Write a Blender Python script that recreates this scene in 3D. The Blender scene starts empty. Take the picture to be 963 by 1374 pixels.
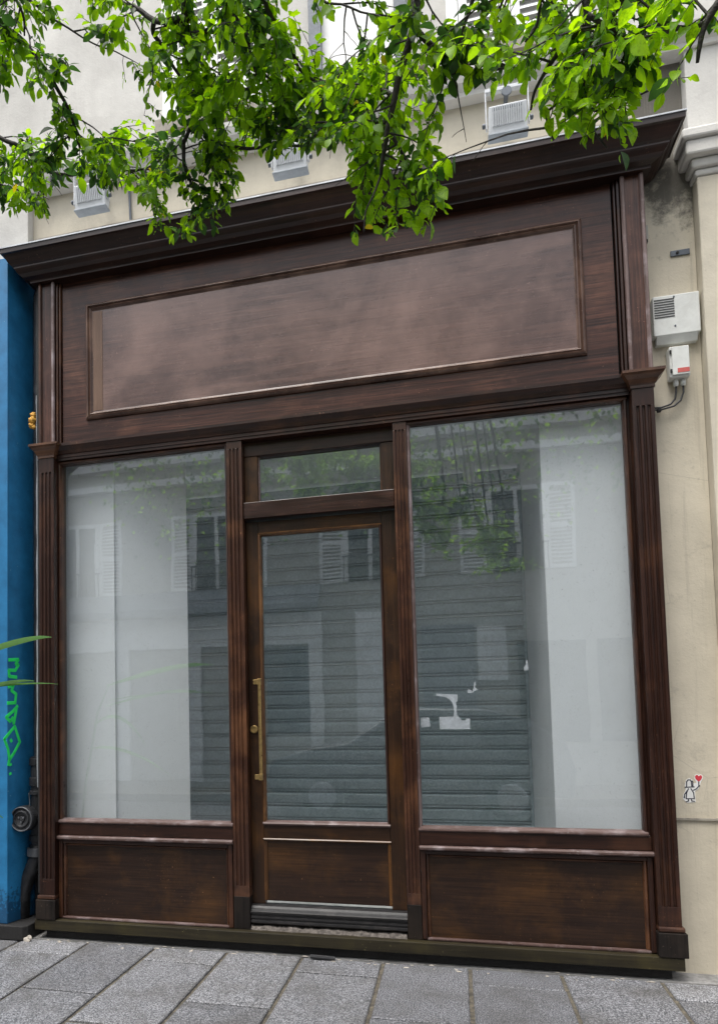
import bpy, bmesh, math, random
from mathutils import Vector, Matrix, noise
R = math.radians
rnd = random.Random(7)
S = bpy.context.scene
COL = S.collection

# ------------------------------------------------------------------ camera
CF, CPX, CPY = 1011.88, 331.72, 891.31            # focal length and optical centre in photo pixels (963 x 1374)
CYAW, CPITCH, CROLL = R(-15.2127), R(3.4963), R(-1.0773)
CPOS = Vector((2.4682, -4.6, 1.3948))
fwd = Vector((math.sin(CYAW)*math.cos(CPITCH), math.cos(CYAW)*math.cos(CPITCH), math.sin(CPITCH)))
r0 = Vector((math.cos(CYAW), -math.sin(CYAW), 0)); u0 = r0.cross(fwd)
rt = r0*math.cos(CROLL) + u0*math.sin(CROLL); upv = -r0*math.sin(CROLL) + u0*math.cos(CROLL)
cd = bpy.data.cameras.new('camera'); cam = bpy.data.objects.new('camera', cd); COL.objects.link(cam)
m = Matrix.Identity(4)
for i in range(3):
    m[i][0], m[i][1], m[i][2], m[i][3] = rt[i], upv[i], -fwd[i], CPOS[i]
cam.matrix_world = m
cd.sensor_fit = 'HORIZONTAL'; cd.sensor_width = 36; cd.lens = CF/963*36
cd.shift_x = (481.5-CPX)/963; cd.shift_y = (CPY-687)/963
cd.clip_start = 0.05; cd.clip_end = 500
S.camera = cam

# ------------------------------------------------------------------ sky, sun, exposure
W = bpy.data.worlds.new('World'); S.world = W; W.use_nodes = True
nt = W.node_tree; bg = nt.nodes['Background']
SUN_EL, SUN_AZ = R(68), R(205)
sky = nt.nodes.new('ShaderNodeTexSky'); sky.sky_type = 'NISHITA'; sky.sun_disc = False
sky.sun_elevation = SUN_EL; sky.sun_rotation = SUN_AZ; sky.dust_density = 4.0; sky.air_density = 1.2
hs = nt.nodes.new('ShaderNodeHueSaturation'); hs.inputs['Saturation'].default_value = 0.28
nt.links.new(sky.outputs[0], hs.inputs['Color']); nt.links.new(hs.outputs[0], bg.inputs[0])
bg.inputs[1].default_value = 0.125
sl = bpy.data.lights.new('sun', 'SUN'); so = bpy.data.objects.new('sun', sl); COL.objects.link(so)
sl.energy = 1.45; sl.angle = R(28); sl.color = (1.0, 0.97, 0.92)
sd = Vector((math.sin(SUN_AZ)*math.cos(SUN_EL), math.cos(SUN_AZ)*math.cos(SUN_EL), math.sin(SUN_EL)))
so.rotation_euler = sd.to_track_quat('Z', 'Y').to_euler(); so.location = (0, -3, 12)
vs = S.view_settings; vs.view_transform = 'Standard'; vs.look = 'None'; vs.gamma = 1; vs.exposure = 1.05
vs.use_curve_mapping = False
S.cycles.max_bounces = 10; S.cycles.diffuse_bounces = 5; S.cycles.transparent_max_bounces = 16
S.cycles.glossy_bounces = 5

def at(u, v, y):
    """point of the plane y seen at photo pixel (u, v)"""
    d = fwd + rt*((u-CPX)/CF) - upv*((v-CPY)/CF)
    return CPOS + d*((y-CPOS.y)/d.y)
def px(p):
    d = Vector(p) - CPOS; w = d.dot(fwd)
    return (CPX + CF*d.dot(rt)/w, CPY - CF*d.dot(upv)/w) if w > 0.05 else (-9999, -9999)

# ------------------------------------------------------------------ materials
class NT:
    def __init__(s, name):
        s.m = bpy.data.materials.new(name); s.m.use_nodes = True; s.t = s.m.node_tree; s.t.nodes.clear()
        s.out = s.n('ShaderNodeOutputMaterial')
    def n(s, typ, **kw):
        nd = s.t.nodes.new(typ)
        for k, v in kw.items():
            if k in nd.inputs: s.set(nd.inputs[k], v)
            else: setattr(nd, k, v)
        return nd
    def set(s, inp, v):
        if hasattr(v, 'is_linked') or isinstance(v, bpy.types.NodeSocket): s.t.links.new(v, inp)
        else: inp.default_value = v
    def L(s, a, b): s.t.links.new(a, b)
    def ramp(s, fac, stops, interp='LINEAR'):
        r = s.n('ShaderNodeValToRGB'); s.L(fac, r.inputs[0]); cr = r.color_ramp; cr.interpolation = interp
        while len(cr.elements) < len(stops): cr.elements.new(0.5)
        for e, (p, c) in zip(cr.elements, stops):
            e.position = p; e.color = (c, c, c, 1) if isinstance(c, (int, float)) else (*c, 1)
        return r.outputs[0]
    def mix(s, fac, a, b, mode='MIX'):
        x = s.n('ShaderNodeMix', data_type='RGBA', blend_type=mode)
        for sock, v in ((x.inputs[0], fac), (x.inputs[6], a), (x.inputs[7], b)):
            if isinstance(v, (tuple, list)): v = (*v, 1) if len(v) == 3 else v
            s.set(sock, v)
        return x.outputs[2]
    def math(s, op, a, b=0.0):
        x = s.n('ShaderNodeMath', operation=op); s.set(x.inputs[0], a); s.set(x.inputs[1], b); return x.outputs[0]
    def coord(s, scale=(1, 1, 1), jitter=True):
        tc = s.n('ShaderNodeTexCoord'); v = tc.outputs['Object']
        if jitter:
            oi = s.n('ShaderNodeObjectInfo'); j = s.math('MULTIPLY', oi.outputs['Random'], 37.0)
            va = s.n('ShaderNodeVectorMath', operation='ADD'); s.L(v, va.inputs[0]); s.L(j, va.inputs[1]); v = va.outputs[0]
        mp = s.n('ShaderNodeMapping'); s.L(v, mp.inputs[0]); mp.inputs['Scale'].default_value = scale
        return mp.outputs[0]
    def noise(s, vec, scale, detail=4, rough=.55, dist=0.0):
        x = s.n('ShaderNodeTexNoise'); s.L(vec, x.inputs['Vector']); x.inputs['Scale'].default_value = scale
        x.inputs['Detail'].default_value = detail; x.inputs['Roughness'].default_value = rough; x.inputs['Distortion'].default_value = dist
        return x.outputs['Fac']
    def bump(s, h, strength=.2, dist=.01):
        b = s.n('ShaderNodeBump'); b.inputs['Strength'].default_value = strength; b.inputs['Distance'].default_value = dist
        s.L(h, b.inputs['Height']); return b.outputs[0]
    def principled(s, col, rough=.5, metal=0.0, normal=None, coat=0.0, spec=.5):
        p = s.n('ShaderNodeBsdfPrincipled')
        s.set(p.inputs['Base Color'], (*col, 1) if isinstance(col, tuple) else col)
        s.set(p.inputs['Roughness'], rough); s.set(p.inputs['Metallic'], metal); s.set(p.inputs['Specular IOR Level'], spec)
        s.set(p.inputs['Coat Weight'], coat); p.inputs['Coat Roughness'].default_value = .25
        if normal is not None: s.L(normal, p.inputs['Normal'])
        s.L(p.outputs[0], s.out.inputs[0]); return p

def wood(name, dark, mid, worn, axis, rough=(.3, .5), worn_amt=.5, blotch=1.4, grain=.35, coat=.06, lo=.52, spec=.36):
    t = NT(name)
    ls = [26, 26, 26]; ls['xyz'.index(axis)] = 1.6
    gs = [120, 120, 120]; gs['xyz'.index(axis)] = 3.5
    v1 = t.coord(tuple(ls)); v2 = t.coord(tuple(gs)); v3 = t.coord((1, 1, 1))
    n1 = t.noise(v1, 1, 6, .6, .6); n2 = t.noise(v2, 1, 3, .6); n3 = t.noise(v3, blotch, 5, .6, .3); n4 = t.noise(v3, blotch*3.1, 6, .65)
    c = t.ramp(n1, [(.3, dark), (.7, mid)])
    w = t.ramp(n3, [(lo, 0.0), (lo+.22, worn_amt)])
    c = t.mix(w, c, worn)
    c = t.mix(t.ramp(n4, [(.56, 0.0), (.72, .35*worn_amt+.06)]), c, worn)
    c = t.mix(t.ramp(n2, [(.35, grain), (.6, 0.0)]), c, tuple(x*.28 for x in dark))
    n5 = t.noise(v3, 75, 3, .6); n6 = t.noise(v3, 5, 4, .6)
    c = t.mix(t.math('MULTIPLY', t.ramp(n5, [(.66, 0.0), (.70, .55)]), t.ramp(n6, [(.5, 0.0), (.62, 1.0)])), c, tuple(min(.5, x*2.2+.03) for x in worn))
    rr = t.ramp(t.math('ADD', t.math('MULTIPLY', n4, .6), t.math('MULTIPLY', n1, .4)), [(.35, rough[0]), (.7, rough[1])])
    h = t.math('ADD', t.math('MULTIPLY', n2, .6), t.math('MULTIPLY', n1, .5))
    t.principled(c, rr, normal=t.bump(h, .3, .004), coat=coat, spec=spec)
    return t.m

DK, MD = (.0125, .0054, .0040), (.038, .0150, .0092)
M = {}
M['wood_v'] = wood('dark stained wood upright grain', DK, (.046, .0175, .0105), (.120, .048, .021), 'z', (.28, .46), .65, 2.2)
M['wood_h'] = wood('dark stained wood level grain', DK, (.044, .0168, .0102), (.108, .043, .020), 'x', (.28, .46), .6, 2.2)
M['door_v'] = wood('brown door wood upright grain', (.014, .0062, .003), (.044, .0185, .0066), (.125, .050, .010), 'z', (.32, .5), .75, 2.0)
M['door_h'] = wood('brown door wood level grain', (.014, .0062, .003), (.044, .0185, .0066), (.125, .050, .010), 'x', (.32, .5), .75, 2.0)
M['panel'] = wood('worn lower panel wood', (.017, .0084, .0054), (.036, .0168, .0088), (.100, .044, .012), 'x', (.28, .48), .65, 2.6, .45, lo=.47)
M['fascia'] = wood('faded signboard wood', (.045, .019, .014), (.112, .054, .040), (.220, .130, .105), 'x', (.22, .36), .9, 1.6, .16, .5, lo=.42, spec=.5)
M['fascia_rail'] = wood('faded signboard border wood', (.026, .0096, .0066), (.098, .037, .024), (.185, .082, .050), 'x', (.28, .44), .7, 2.2, .65, .10, spec=.32)
M['fascia_v'] = wood('faded upright border wood', (.026, .0096, .0066), (.098, .038, .025), (.185, .086, .056), 'z', (.28, .44), .7, 2.4, .65, .10, spec=.32)
M['trim'] = wood('rubbed moulding wood', (.024, .0100, .0064), (.070, .030, .018), (.185, .088, .047), 'x', (.26, .42), .75, 3.4, .3, .15, lo=.47)
M['trim_v'] = wood('rubbed moulding wood upright', (.024, .0100, .0064), (.070, .029, .017), (.175, .076, .035), 'z', (.26, .42), .75, 3.4, .3, .15, lo=.47)
M['sign_trim'] = wood('worn signboard moulding', (.036, .017, .012), (.110, .058, .042), (.27, .165, .120), 'x', (.24, .40), .75, 3.4, .3, .2, lo=.45)
M['sign_trim_v'] = wood('worn signboard moulding upright', (.036, .017, .012), (.110, .058, .040), (.27, .160, .110), 'z', (.24, .40), .75, 3.4, .3, .2, lo=.45)
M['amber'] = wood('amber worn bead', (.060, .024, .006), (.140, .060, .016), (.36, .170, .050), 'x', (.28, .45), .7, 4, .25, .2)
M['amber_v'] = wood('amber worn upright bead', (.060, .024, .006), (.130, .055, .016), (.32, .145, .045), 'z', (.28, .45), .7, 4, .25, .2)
M['cornice'] = wood('sooty cornice wood', (.010, .0046, .0034), (.034, .0145, .0096), (.080, .034, .021), 'x', (.28, .46), .6, 1.8, .4, .12)
M['sill'] = wood('mossy base plank', (.014, .011, .0050), (.036, .028, .012), (.062, .050, .015), 'x', (.45, .65), .7, 3.0, .35, .0)
M['foot'] = wood('blackened foot wood', (.008, .0065, .0058), (.020, .0155, .0135), (.042, .030, .022), 'z', (.45, .65), .6, 3.0, .35, .0, spec=.2)
M['chalk'] = wood('pale worn bead with painted highlight', (.055, .028, .022), (.15, .098, .088), (.40, .34, .35), 'x', (.4, .6), .7, 7, .35, .0)  # pale wear, with the bead's highlight painted into the colour
M['chalk_v'] = wood('pale worn upright bead with painted highlight', (.09, .052, .044), (.27, .20, .19), (.52, .45, .47), 'z', (.4, .6), .7, 6, .35, .0)  # upright version, highlight painted in over the pale wear

def plain(name, col, rough=.5, metal=0.0, var=.15, scale=18, bump=.1, bscale=60, spec=.5, coat=0.0, dirt=None, dirt_scale=3, dirt_pos=(.5, .68), dirt_amt=.6):
    t = NT(name); v = t.coord(); n = t.noise(v, scale, 5, .6); nb = t.noise(v, bscale, 4, .6)
    c = t.ramp(n, [(.3, tuple(max(0, x*(1-var)) for x in col)), (.7, tuple(x*(1+var) for x in col))])
    if dirt is not None:
        nd = t.noise(v, dirt_scale, 8, .68, .4); c = t.mix(t.ramp(nd, [(dirt_pos[0], 0.0), (dirt_pos[1], dirt_amt)]), c, dirt)
    t.principled(c, t.ramp(nb, [(.3, max(.02, rough-.08)), (.7, min(1, rough+.08))]), metal, t.bump(nb, bump, .006), coat, spec)
    return t.m
M['black'] = plain('flat black', (.012, .011, .011), .7, bump=.4)
M['weatherbar'] = plain('black painted weather bar', (.020, .019, .020), .38, var=.3, dirt=(.09, .08, .075), dirt_scale=14, dirt_amt=.3)
M['iron'] = plain('black cast iron', (.022, .023, .026), .42, .2, var=.3, bump=.5, dirt=(.10, .10, .105), dirt_scale=9, dirt_amt=.5)
M['iron_edge'] = plain('scuffed iron rim', (.11, .115, .125), .4, .3, var=.5, bump=.4)
M['steel'] = plain('dark painted steel', (.10, .115, .135), .5, .2)
M['brass'] = plain('tarnished brass', (.52, .36, .15), .33, .9, var=.25, scale=40, dirt=(.20, .12, .05), dirt_scale=22, dirt_amt=.6)
M['white_plastic'] = plain('greying white plastic', (.66, .67, .64), .45, var=.05, dirt=(.40, .39, .35), dirt_scale=6, dirt_amt=.35)
M['box_under'] = plain('shaded plastic vent slots', (.06, .06, .058), .7)
M['red_label'] = plain('faded red label', (.52, .10, .085), .5)
M['cable'] = plain('black cable', (.02, .02, .022), .45)
M['zinc'] = plain('weathered zinc flashing', (.50, .52, .55), .5, .25, dirt=(.28, .28, .29), dirt_scale=8)
M['rubble'] = plain('crumbled stone step', (.15, .13, .115), .9, var=.5, scale=70, bump=1.0, bscale=110, dirt=(.06, .05, .045), dirt_scale=30, dirt_pos=(.45, .6), dirt_amt=.8)
M['debris'] = plain('pale litter', (.42, .38, .33), .8, var=.4)
M['debris_red'] = plain('reddish litter', (.42, .15, .08), .8, var=.3)
M['foam'] = plain('orange expanding foam', (.60, .32, .055), .8, var=.25, scale=60, bump=.8)
M['sealant'] = plain('pale grey sealant', (.24, .255, .275), .6, var=.2, dirt=(.14, .14, .15), dirt_scale=12)
M['green_paint'] = plain('fluorescent green spray paint', (.03, .88, .17), .45, var=.05)
M['whiteboard'] = plain('white painted board', (.86, .87, .88), .6, var=.015, scale=4, bump=.02)
M['ceiling'] = plain('white ceiling paint', (.80, .82, .83), .7, var=.04, scale=5, bump=.05)
M['floor'] = plain('pale tiled floor', (.62, .62, .60), .7)
M['sheet'] = plain('white reflection cut-out', (.66, .67, .70), .8, var=.16, scale=40)  # white put in as a car's reflection in the glass
M['lampwhite'] = plain('white enamelled lamp', (.74, .76, .76), .35, var=.03)
M['floodwhite'] = plain('weathered white lamp casting', (.62, .64, .66), .5, var=.06, dirt=(.35, .36, .37), dirt_scale=9, dirt_amt=.4)
M['flooddark'] = plain('grey lamp gap', (.16, .18, .21), .5)
M['floodrim'] = plain('grey lamp rim', (.30, .33, .36), .5)
M['bark'] = plain('dark wet bark', (.028, .022, .020), .75, var=.5, scale=50, bump=.8, bscale=90)
M['pot'] = plain('dark glazed pot', (.035, .035, .04), .4)
M['white_paint'] = plain('white facade paint', (.86, .86, .85), .6, var=.04, scale=6, dirt=(.45, .44, .41), dirt_scale=3, dirt_amt=.35)
M['stucco'] = plain('cream stucco', (.40, .385, .35), .85, var=.05, scale=5, dirt=(.36, .34, .30), dirt_scale=1.4, dirt_amt=.5)
M['awning'] = plain('faded grey awning cloth', (.20, .21, .23), .85, var=.1)
M['asphalt'] = plain('asphalt', (.075, .075, .078), .85, var=.3, scale=120, bump=.6, bscale=200)
M['cement'] = plain('cement strip', (.27, .265, .26), .9, var=.22, scale=40, bump=.6, bscale=160, dirt=(.07, .068, .062), dirt_scale=5, dirt_pos=(.45, .65), dirt_amt=.75)
M['joint'] = plain('sandy joint mortar', (.15, .13, .098), .95, var=.35, scale=60, bump=.8, bscale=150, dirt=(.05, .046, .04), dirt_scale=20, dirt_pos=(.42, .6), dirt_amt=.8)
M['carpaint'] = plain('dark grey car paint', (.045, .047, .052), .35, .2, coat=.15, bump=0)
M['rubber'] = plain('tyre rubber', (.02, .02, .02), .8)
M['chrome'] = plain('wheel alloy', (.55, .56, .58), .3, .9)
M['darkglass'] = plain('dark window glass', (.02, .024, .028), .06, var=.05, bump=0)
M['black_ink'] = plain('black marker ink', (.03, .03, .05), .6)
M['heart_red'] = plain('red heart print', (.62, .05, .07), .5, var=.05)
M['sticker'] = plain('white sticker paper', (.80, .80, .79), .5, var=.03)
M['dark_recess'] = plain('dark grey recess wall', (.045, .047, .052), .85, var=.4, scale=12, bump=.7, dirt=(.14, .14, .15), dirt_scale=10, dirt_amt=.4)  # dark grey with paler blotches

def stone_mat(name, base, stain, amt):
    t = NT(name); v = t.coord(jitter=False)
    n1 = t.noise(v, 3.0, 6, .6); n2 = t.noise(v, 45, 5, .65); n3 = t.noise(v, 1.7, 9, .7, .6)
    vs_ = t.coord((14, 14, 1.1), False); n4 = t.noise(vs_, 1, 6, .6)
    c = t.ramp(n1, [(.3, tuple(x*.88 for x in base)), (.7, tuple(x*1.1 for x in base))])
    c = t.mix(t.ramp(n3, [(.50, 0.0), (.72, amt)]), c, stain)
    c = t.mix(t.ramp(n4, [(.55, 0.0), (.8, amt*.6)]), c, stain)
    c = t.mix(t.ramp(n2, [(.62, 0.0), (.75, .35)]), c, tuple(x*.45 for x in base))
    h = t.math('ADD', t.math('MULTIPLY', n2, .5), t.math('MULTIPLY', n3, .8))
    t.principled(c, .9, normal=t.bump(h, .35, .012)); return t.m
M['stone'] = stone_mat('cream limestone', (.58, .53, .43), (.24, .22, .19), .35)
M['stone_pale'] = stone_mat('pale painted stone', (.60, .585, .55), (.33, .31, .29), .35)
M['stone_soot'] = stone_mat('sooty limestone', (.36, .33, .28), (.07, .065, .06), .95)

def grimy():
    t = NT('limestone with a soot stain'); v = t.coord(jitter=False)
    n1 = t.noise(v, 3.0, 6, .6); n2 = t.noise(v, 45, 5, .65); n3 = t.noise(v, 7, 9, .72, .1); base = (.58, .525, .42)
    c = t.ramp(n1, [(.3, tuple(x*.88 for x in base)), (.7, tuple(x*1.1 for x in base))])
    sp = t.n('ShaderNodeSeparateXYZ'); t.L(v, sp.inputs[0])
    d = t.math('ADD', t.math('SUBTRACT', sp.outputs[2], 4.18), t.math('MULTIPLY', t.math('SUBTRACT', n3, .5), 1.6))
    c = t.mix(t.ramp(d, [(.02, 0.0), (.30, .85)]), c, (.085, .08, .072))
    c = t.mix(t.ramp(n3, [(.58, 0.0), (.72, .5)]), c, (.27, .245, .205))
    c = t.mix(t.ramp(n2, [(.62, 0.0), (.75, .4)]), c, (.20, .18, .15))
    n4 = t.noise(t.coord((22, 22, .9), False), 1, 6, .65)
    c = t.mix(t.ramp(n4, [(.54, 0.0), (.74, .5)]), c, (.30, .265, .21))
    vo = t.n('ShaderNodeTexVoronoi', feature='DISTANCE_TO_EDGE'); t.L(t.coord((1, 1, 1), False), vo.inputs['Vector']); vo.inputs['Scale'].default_value = 2.1
    c = t.mix(t.math('MULTIPLY', t.ramp(vo.outputs['Distance'], [(.0, .28), (.005, 0.0)]), t.ramp(n1, [(.5, 0.0), (.6, 1.0)])), c, (.10, .09, .075))
    t.principled(c, .9, normal=t.bump(t.math('ADD', t.math('MULTIPLY', n2, .7), t.math('MULTIPLY', n3, .4)), .3, .01)); return t.m
M['stone_grimy'] = grimy()
def blue_mat():
    t = NT('blue shopfront paint'); v = t.coord(jitter=False); n = t.noise(v, 9, 6, .6); n2 = t.noise(v, 40, 4, .6)
    c = t.ramp(n, [(.3, (.011, .125, .28)), (.7, (.022, .20, .43))])
    sp = t.n('ShaderNodeSeparateXYZ'); t.L(v, sp.inputs[0])
    d = t.math('ADD', t.math('MULTIPLY', sp.outputs[2], -1.6), t.math('MULTIPLY', n2, 1.3))
    c = t.mix(t.ramp(d, [(.18, 0.0), (.3, .8)]), c, (.006, .045, .11))
    c = t.mix(t.ramp(n2, [(.68, 0.0), (.72, .6)]), c, (.20, .38, .50))
    t.principled(c, .42, normal=t.bump(n2, .12, .004)); return t.m
M['blue'] = blue_mat()

def granite():
    t = NT('speckled granite'); v = t.coord(); v0 = t.coord(jitter=True)
    n1 = t.noise(v, 150, 2, .5); n2 = t.noise(v, 75, 3, .6); n3 = t.noise(v0, 3.5, 6, .65)
    oi = t.n('ShaderNodeObjectInfo')
    c = t.ramp(n1, [(.38, (.050, .052, .058)), (.46, (.20, .205, .22)), (.54, (.33, .335, .355)), (.64, (.58, .58, .61))])
    c = t.mix(t.ramp(n2, [(.32, .7), (.50, 0.0)]), c, (.11, .115, .13))
    c = t.mix(t.ramp(n3, [(.46, 0.0), (.70, .6)]), c, (.12, .112, .10))
    n5 = t.noise(v, 13, 2, .5)
    c = t.mix(t.ramp(n5, [(.70, 0.0), (.72, .55)]), c, (.07, .068, .066))
    c = t.mix(1.0, c, t.ramp(oi.outputs['Random'], [(0, (.52, .52, .53)), (1, (.80, .795, .79))]), 'MULTIPLY')
    t.principled(c, .62, normal=t.bump(t.math('ADD', n1, n2), .45, .006)); return t.m
M['granite'] = granite()

def glass_mat():
    t = NT('dusty shop glass')
    tr = t.n('ShaderNodeBsdfTransparent'); tr.inputs[0].default_value = (.965, .98, .985, 1)
    gl = t.n('ShaderNodeBsdfGlossy'); gl.inputs['Roughness'].default_value = .012; gl.inputs[0].default_value = (.95, .97, 1, 1)
    lw = t.n('ShaderNodeLayerWeight'); lw.inputs[0].default_value = .5
    f5 = t.math('POWER', lw.outputs['Facing'], 4.0); fr = t.math('ADD', t.math('MULTIPLY', f5, .85), .118)
    t.L(t.bump(t.noise(t.coord(), 1.7, 2, .5), .35, .0025), gl.inputs['Normal'])
    mx = t.n('ShaderNodeMixShader'); t.L(fr, mx.inputs[0]); t.L(tr.outputs[0], mx.inputs[1]); t.L(gl.outputs[0], mx.inputs[2])
    v = t.coord(); n1 = t.noise(v, 2.2, 6, .65); n2 = t.noise(v, 160, 2, .5); n3 = t.noise(v, 28, 3, .6)
    dust = t.math('ADD', t.ramp(n1, [(.35, .004), (.75, .022)]), t.math('MULTIPLY', t.ramp(n2, [(.66, 0.0), (.70, .34)]), t.ramp(n3, [(.45, 0.0), (.65, 1.0)])))
    df = t.n('ShaderNodeBsdfDiffuse'); df.inputs[0].default_value = (.62, .66, .66, 1)
    m2 = t.n('ShaderNodeMixShader'); t.L(dust, m2.inputs[0]); t.L(mx.outputs[0], m2.inputs[1]); t.L(df.outputs[0], m2.inputs[2])
    t.L(m2.outputs[0], t.out.inputs[0]); return t.m
M['glass'] = glass_mat()

def galv():
    t = NT('galvanised shutter steel'); v = t.coord(); n1 = t.noise(v, 55, 4, .7); n2 = t.noise(v, 6, 5, .6); n3 = t.noise(v, 140, 2, .5)
    c = t.ramp(n1, [(.3, (.34, .42, .44)), (.7, (.58, .67, .70))])
    c = t.mix(t.ramp(n2, [(.45, 0.0), (.7, .4)]), c, (.30, .37, .39))
    t.principled(c, t.ramp(n1, [(.3, .36), (.7, .55)]), .25, t.bump(n3, .08, .003)); return t.m
M['galv'] = galv()

def leaf_mat(name, c1, c2, tl):
    t = NT(name); oi = t.n('ShaderNodeObjectInfo'); v = t.coord(jitter=False); n = t.noise(v, 9, 3, .6)
    f = t.math('ADD', t.math('MULTIPLY', n, 1.3), t.math('MULTIPLY', oi.outputs['Random'], .35))
    c = t.ramp(f, [(.45, c1), (.95, c2)])
    p = t.n('ShaderNodeBsdfPrincipled'); t.L(c, p.inputs['Base Color']); p.inputs['Roughness'].default_value = .45
    tb = t.n('ShaderNodeBsdfTranslucent'); t.L(t.mix(1.0, c, tl, 'MULTIPLY'), tb.inputs[0])
    mx = t.n('ShaderNodeMixShader'); mx.inputs[0].default_value = .62
    t.L(p.outputs[0], mx.inputs[1]); t.L(tb.outputs[0], mx.inputs[2]); t.L(mx.outputs[0], t.out.inputs[0]); return t.m
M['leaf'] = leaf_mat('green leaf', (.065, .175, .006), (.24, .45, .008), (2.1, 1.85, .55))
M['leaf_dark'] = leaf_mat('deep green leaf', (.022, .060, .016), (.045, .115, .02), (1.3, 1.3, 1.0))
M['leaf_yellow'] = leaf_mat('yellowing leaf', (.50, .42, .02), (.62, .52, .02), (1.3, 1.2, .6))
M['leaf_plant'] = leaf_mat('pot plant leaf', (.045, .13, .03), (.10, .24, .05), (1.4, 1.4, 1.0))

# ------------------------------------------------------------------ mesh helpers
class MB:
    def __init__(s): s.v = []; s.f = []
    def add(s, vs_, fs): b = len(s.v); s.v += [tuple(p) for p in vs_]; s.f += [tuple(i+b for i in q) for q in fs]; return s
    def box(s, x0, x1, y0, y1, z0, z1):
        return s.add([(x0,y0,z0),(x1,y0,z0),(x1,y1,z0),(x0,y1,z0),(x0,y0,z1),(x1,y0,z1),(x1,y1,z1),(x0,y1,z1)],
                     [(0,3,2,1),(4,5,6,7),(0,1,5,4),(1,2,6,5),(2,3,7,6),(3,0,4,7)])
    def prism(s, prof, axis, a, b):
        """closed profile extruded along an axis: x: (y,z), z: (x,y), y: (x,z)"""
        n = len(prof)
        def P(q, t): return {'x': (t, q[0], q[1]), 'z': (q[0], q[1], t), 'y': (q[0], t, q[1])}[axis]
        return s.add([P(q, a) for q in prof] + [P(q, b) for q in prof],
                     [tuple(range(n))[::-1], tuple(range(n, 2*n))] + [(i, (i+1) % n, n+(i+1) % n, n+i) for i in range(n)])
    def tube(s, pts, rad, n=8, cap=True):
        pts = [Vector(p) for p in pts]; rad = rad if isinstance(rad, (list, tuple)) else [rad]*len(pts)
        b = len(s.v); prev = None
        for i, p in enumerate(pts):
            d = (pts[min(i+1, len(pts)-1)] - pts[max(i-1, 0)]).normalized()
            if prev is None:
                a = d.cross(Vector((0, 0, 1)));  a = a if a.length > .05 else d.cross(Vector((1, 0, 0))); prev = a.normalized()
            else: prev = (prev - d*prev.dot(d)).normalized()
            e = d.cross(prev)
            for k in range(n):
                t = 2*math.pi*k/n; s.v.append(tuple(p + (prev*math.cos(t) + e*math.sin(t))*rad[i]))
        for i in range(len(pts)-1):
            for k in range(n):
                s.f.append((b+i*n+k, b+i*n+(k+1) % n, b+(i+1)*n+(k+1) % n, b+(i+1)*n+k))
        if cap:
            s.f.append(tuple(b+k for k in range(n))[::-1]); e = b+(len(pts)-1)*n; s.f.append(tuple(e+k for k in range(n)))
        return s
    def lathe(s, prof, centre, axis='y', n=24):
        """prof: (radius, distance along axis)"""
        b = len(s.v); c = Vector(centre)
        for r, h in prof:
            for k in range(n):
                t = 2*math.pi*k/n; q = {'y': (r*math.cos(t), h, r*math.sin(t)), 'z': (r*math.cos(t), r*math.sin(t), h), 'x': (h, r*math.cos(t), r*math.sin(t))}[axis]
                s.v.append(tuple(c+Vector(q)))
        for i in range(len(prof)-1):
            for k in range(n): s.f.append((b+i*n+k, b+i*n+(k+1) % n, b+(i+1)*n+(k+1) % n, b+(i+1)*n+k))
        s.f.append(tuple(b+k for k in range(n))); e = b+(len(prof)-1)*n; s.f.append(tuple(e+k for k in range(n))); return s
    def build(s, name, mat, parent=None, bevel=0.0, smooth=False, origin=None, kind=None):
        o0 = Vector(origin) if origin is not None else (world(parent) if parent else centre(s.v))
        me = bpy.data.meshes.new(name); me.from_pydata([tuple(Vector(p)-o0) for p in s.v], [], s.f)
        bm = bmesh.new(); bm.from_mesh(me); bmesh.ops.recalc_face_normals(bm, faces=bm.faces); bm.to_mesh(me); bm.free()
        me.materials.append(M[mat] if isinstance(mat, str) else mat)
        o = bpy.data.objects.new(name, me); COL.objects.link(o)
        if parent: o.parent = parent; o.location = o0 - world(parent)
        else: o.location = o0
        if bevel:
            b = o.modifiers.new('bevel', 'BEVEL'); b.width = bevel; b.segments = 2; b.limit_method = 'ANGLE'; b.angle_limit = R(40)
        if smooth: me.polygons.foreach_set('use_smooth', [True]*len(me.polygons))
        if kind: o['kind'] = kind
        return o
def centre(vs_):
    xs, ys, zs = zip(*vs_); return Vector(((min(xs)+max(xs))/2, (min(ys)+max(ys))/2, min(zs)))
def world(o):
    l = Vector((0, 0, 0))
    while o: l += o.location; o = o.parent
    return l
def B(x0, x1, y0, y1, z0, z1): return MB().box(x0, x1, y0, y1, z0, z1)
def tag(o, label, cat, group=None):
    o['label'] = label; o['category'] = cat
    if group: o['group'] = group
    return o
def thing(name, loc, label, cat, group=None):
    o = bpy.data.objects.new(name, None); COL.objects.link(o); o.location = loc; o.empty_display_size = .1
    return tag(o, label, cat, group)
def structure(o): o['kind'] = 'structure'; return o

G = -0.09            # pavement level
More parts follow.
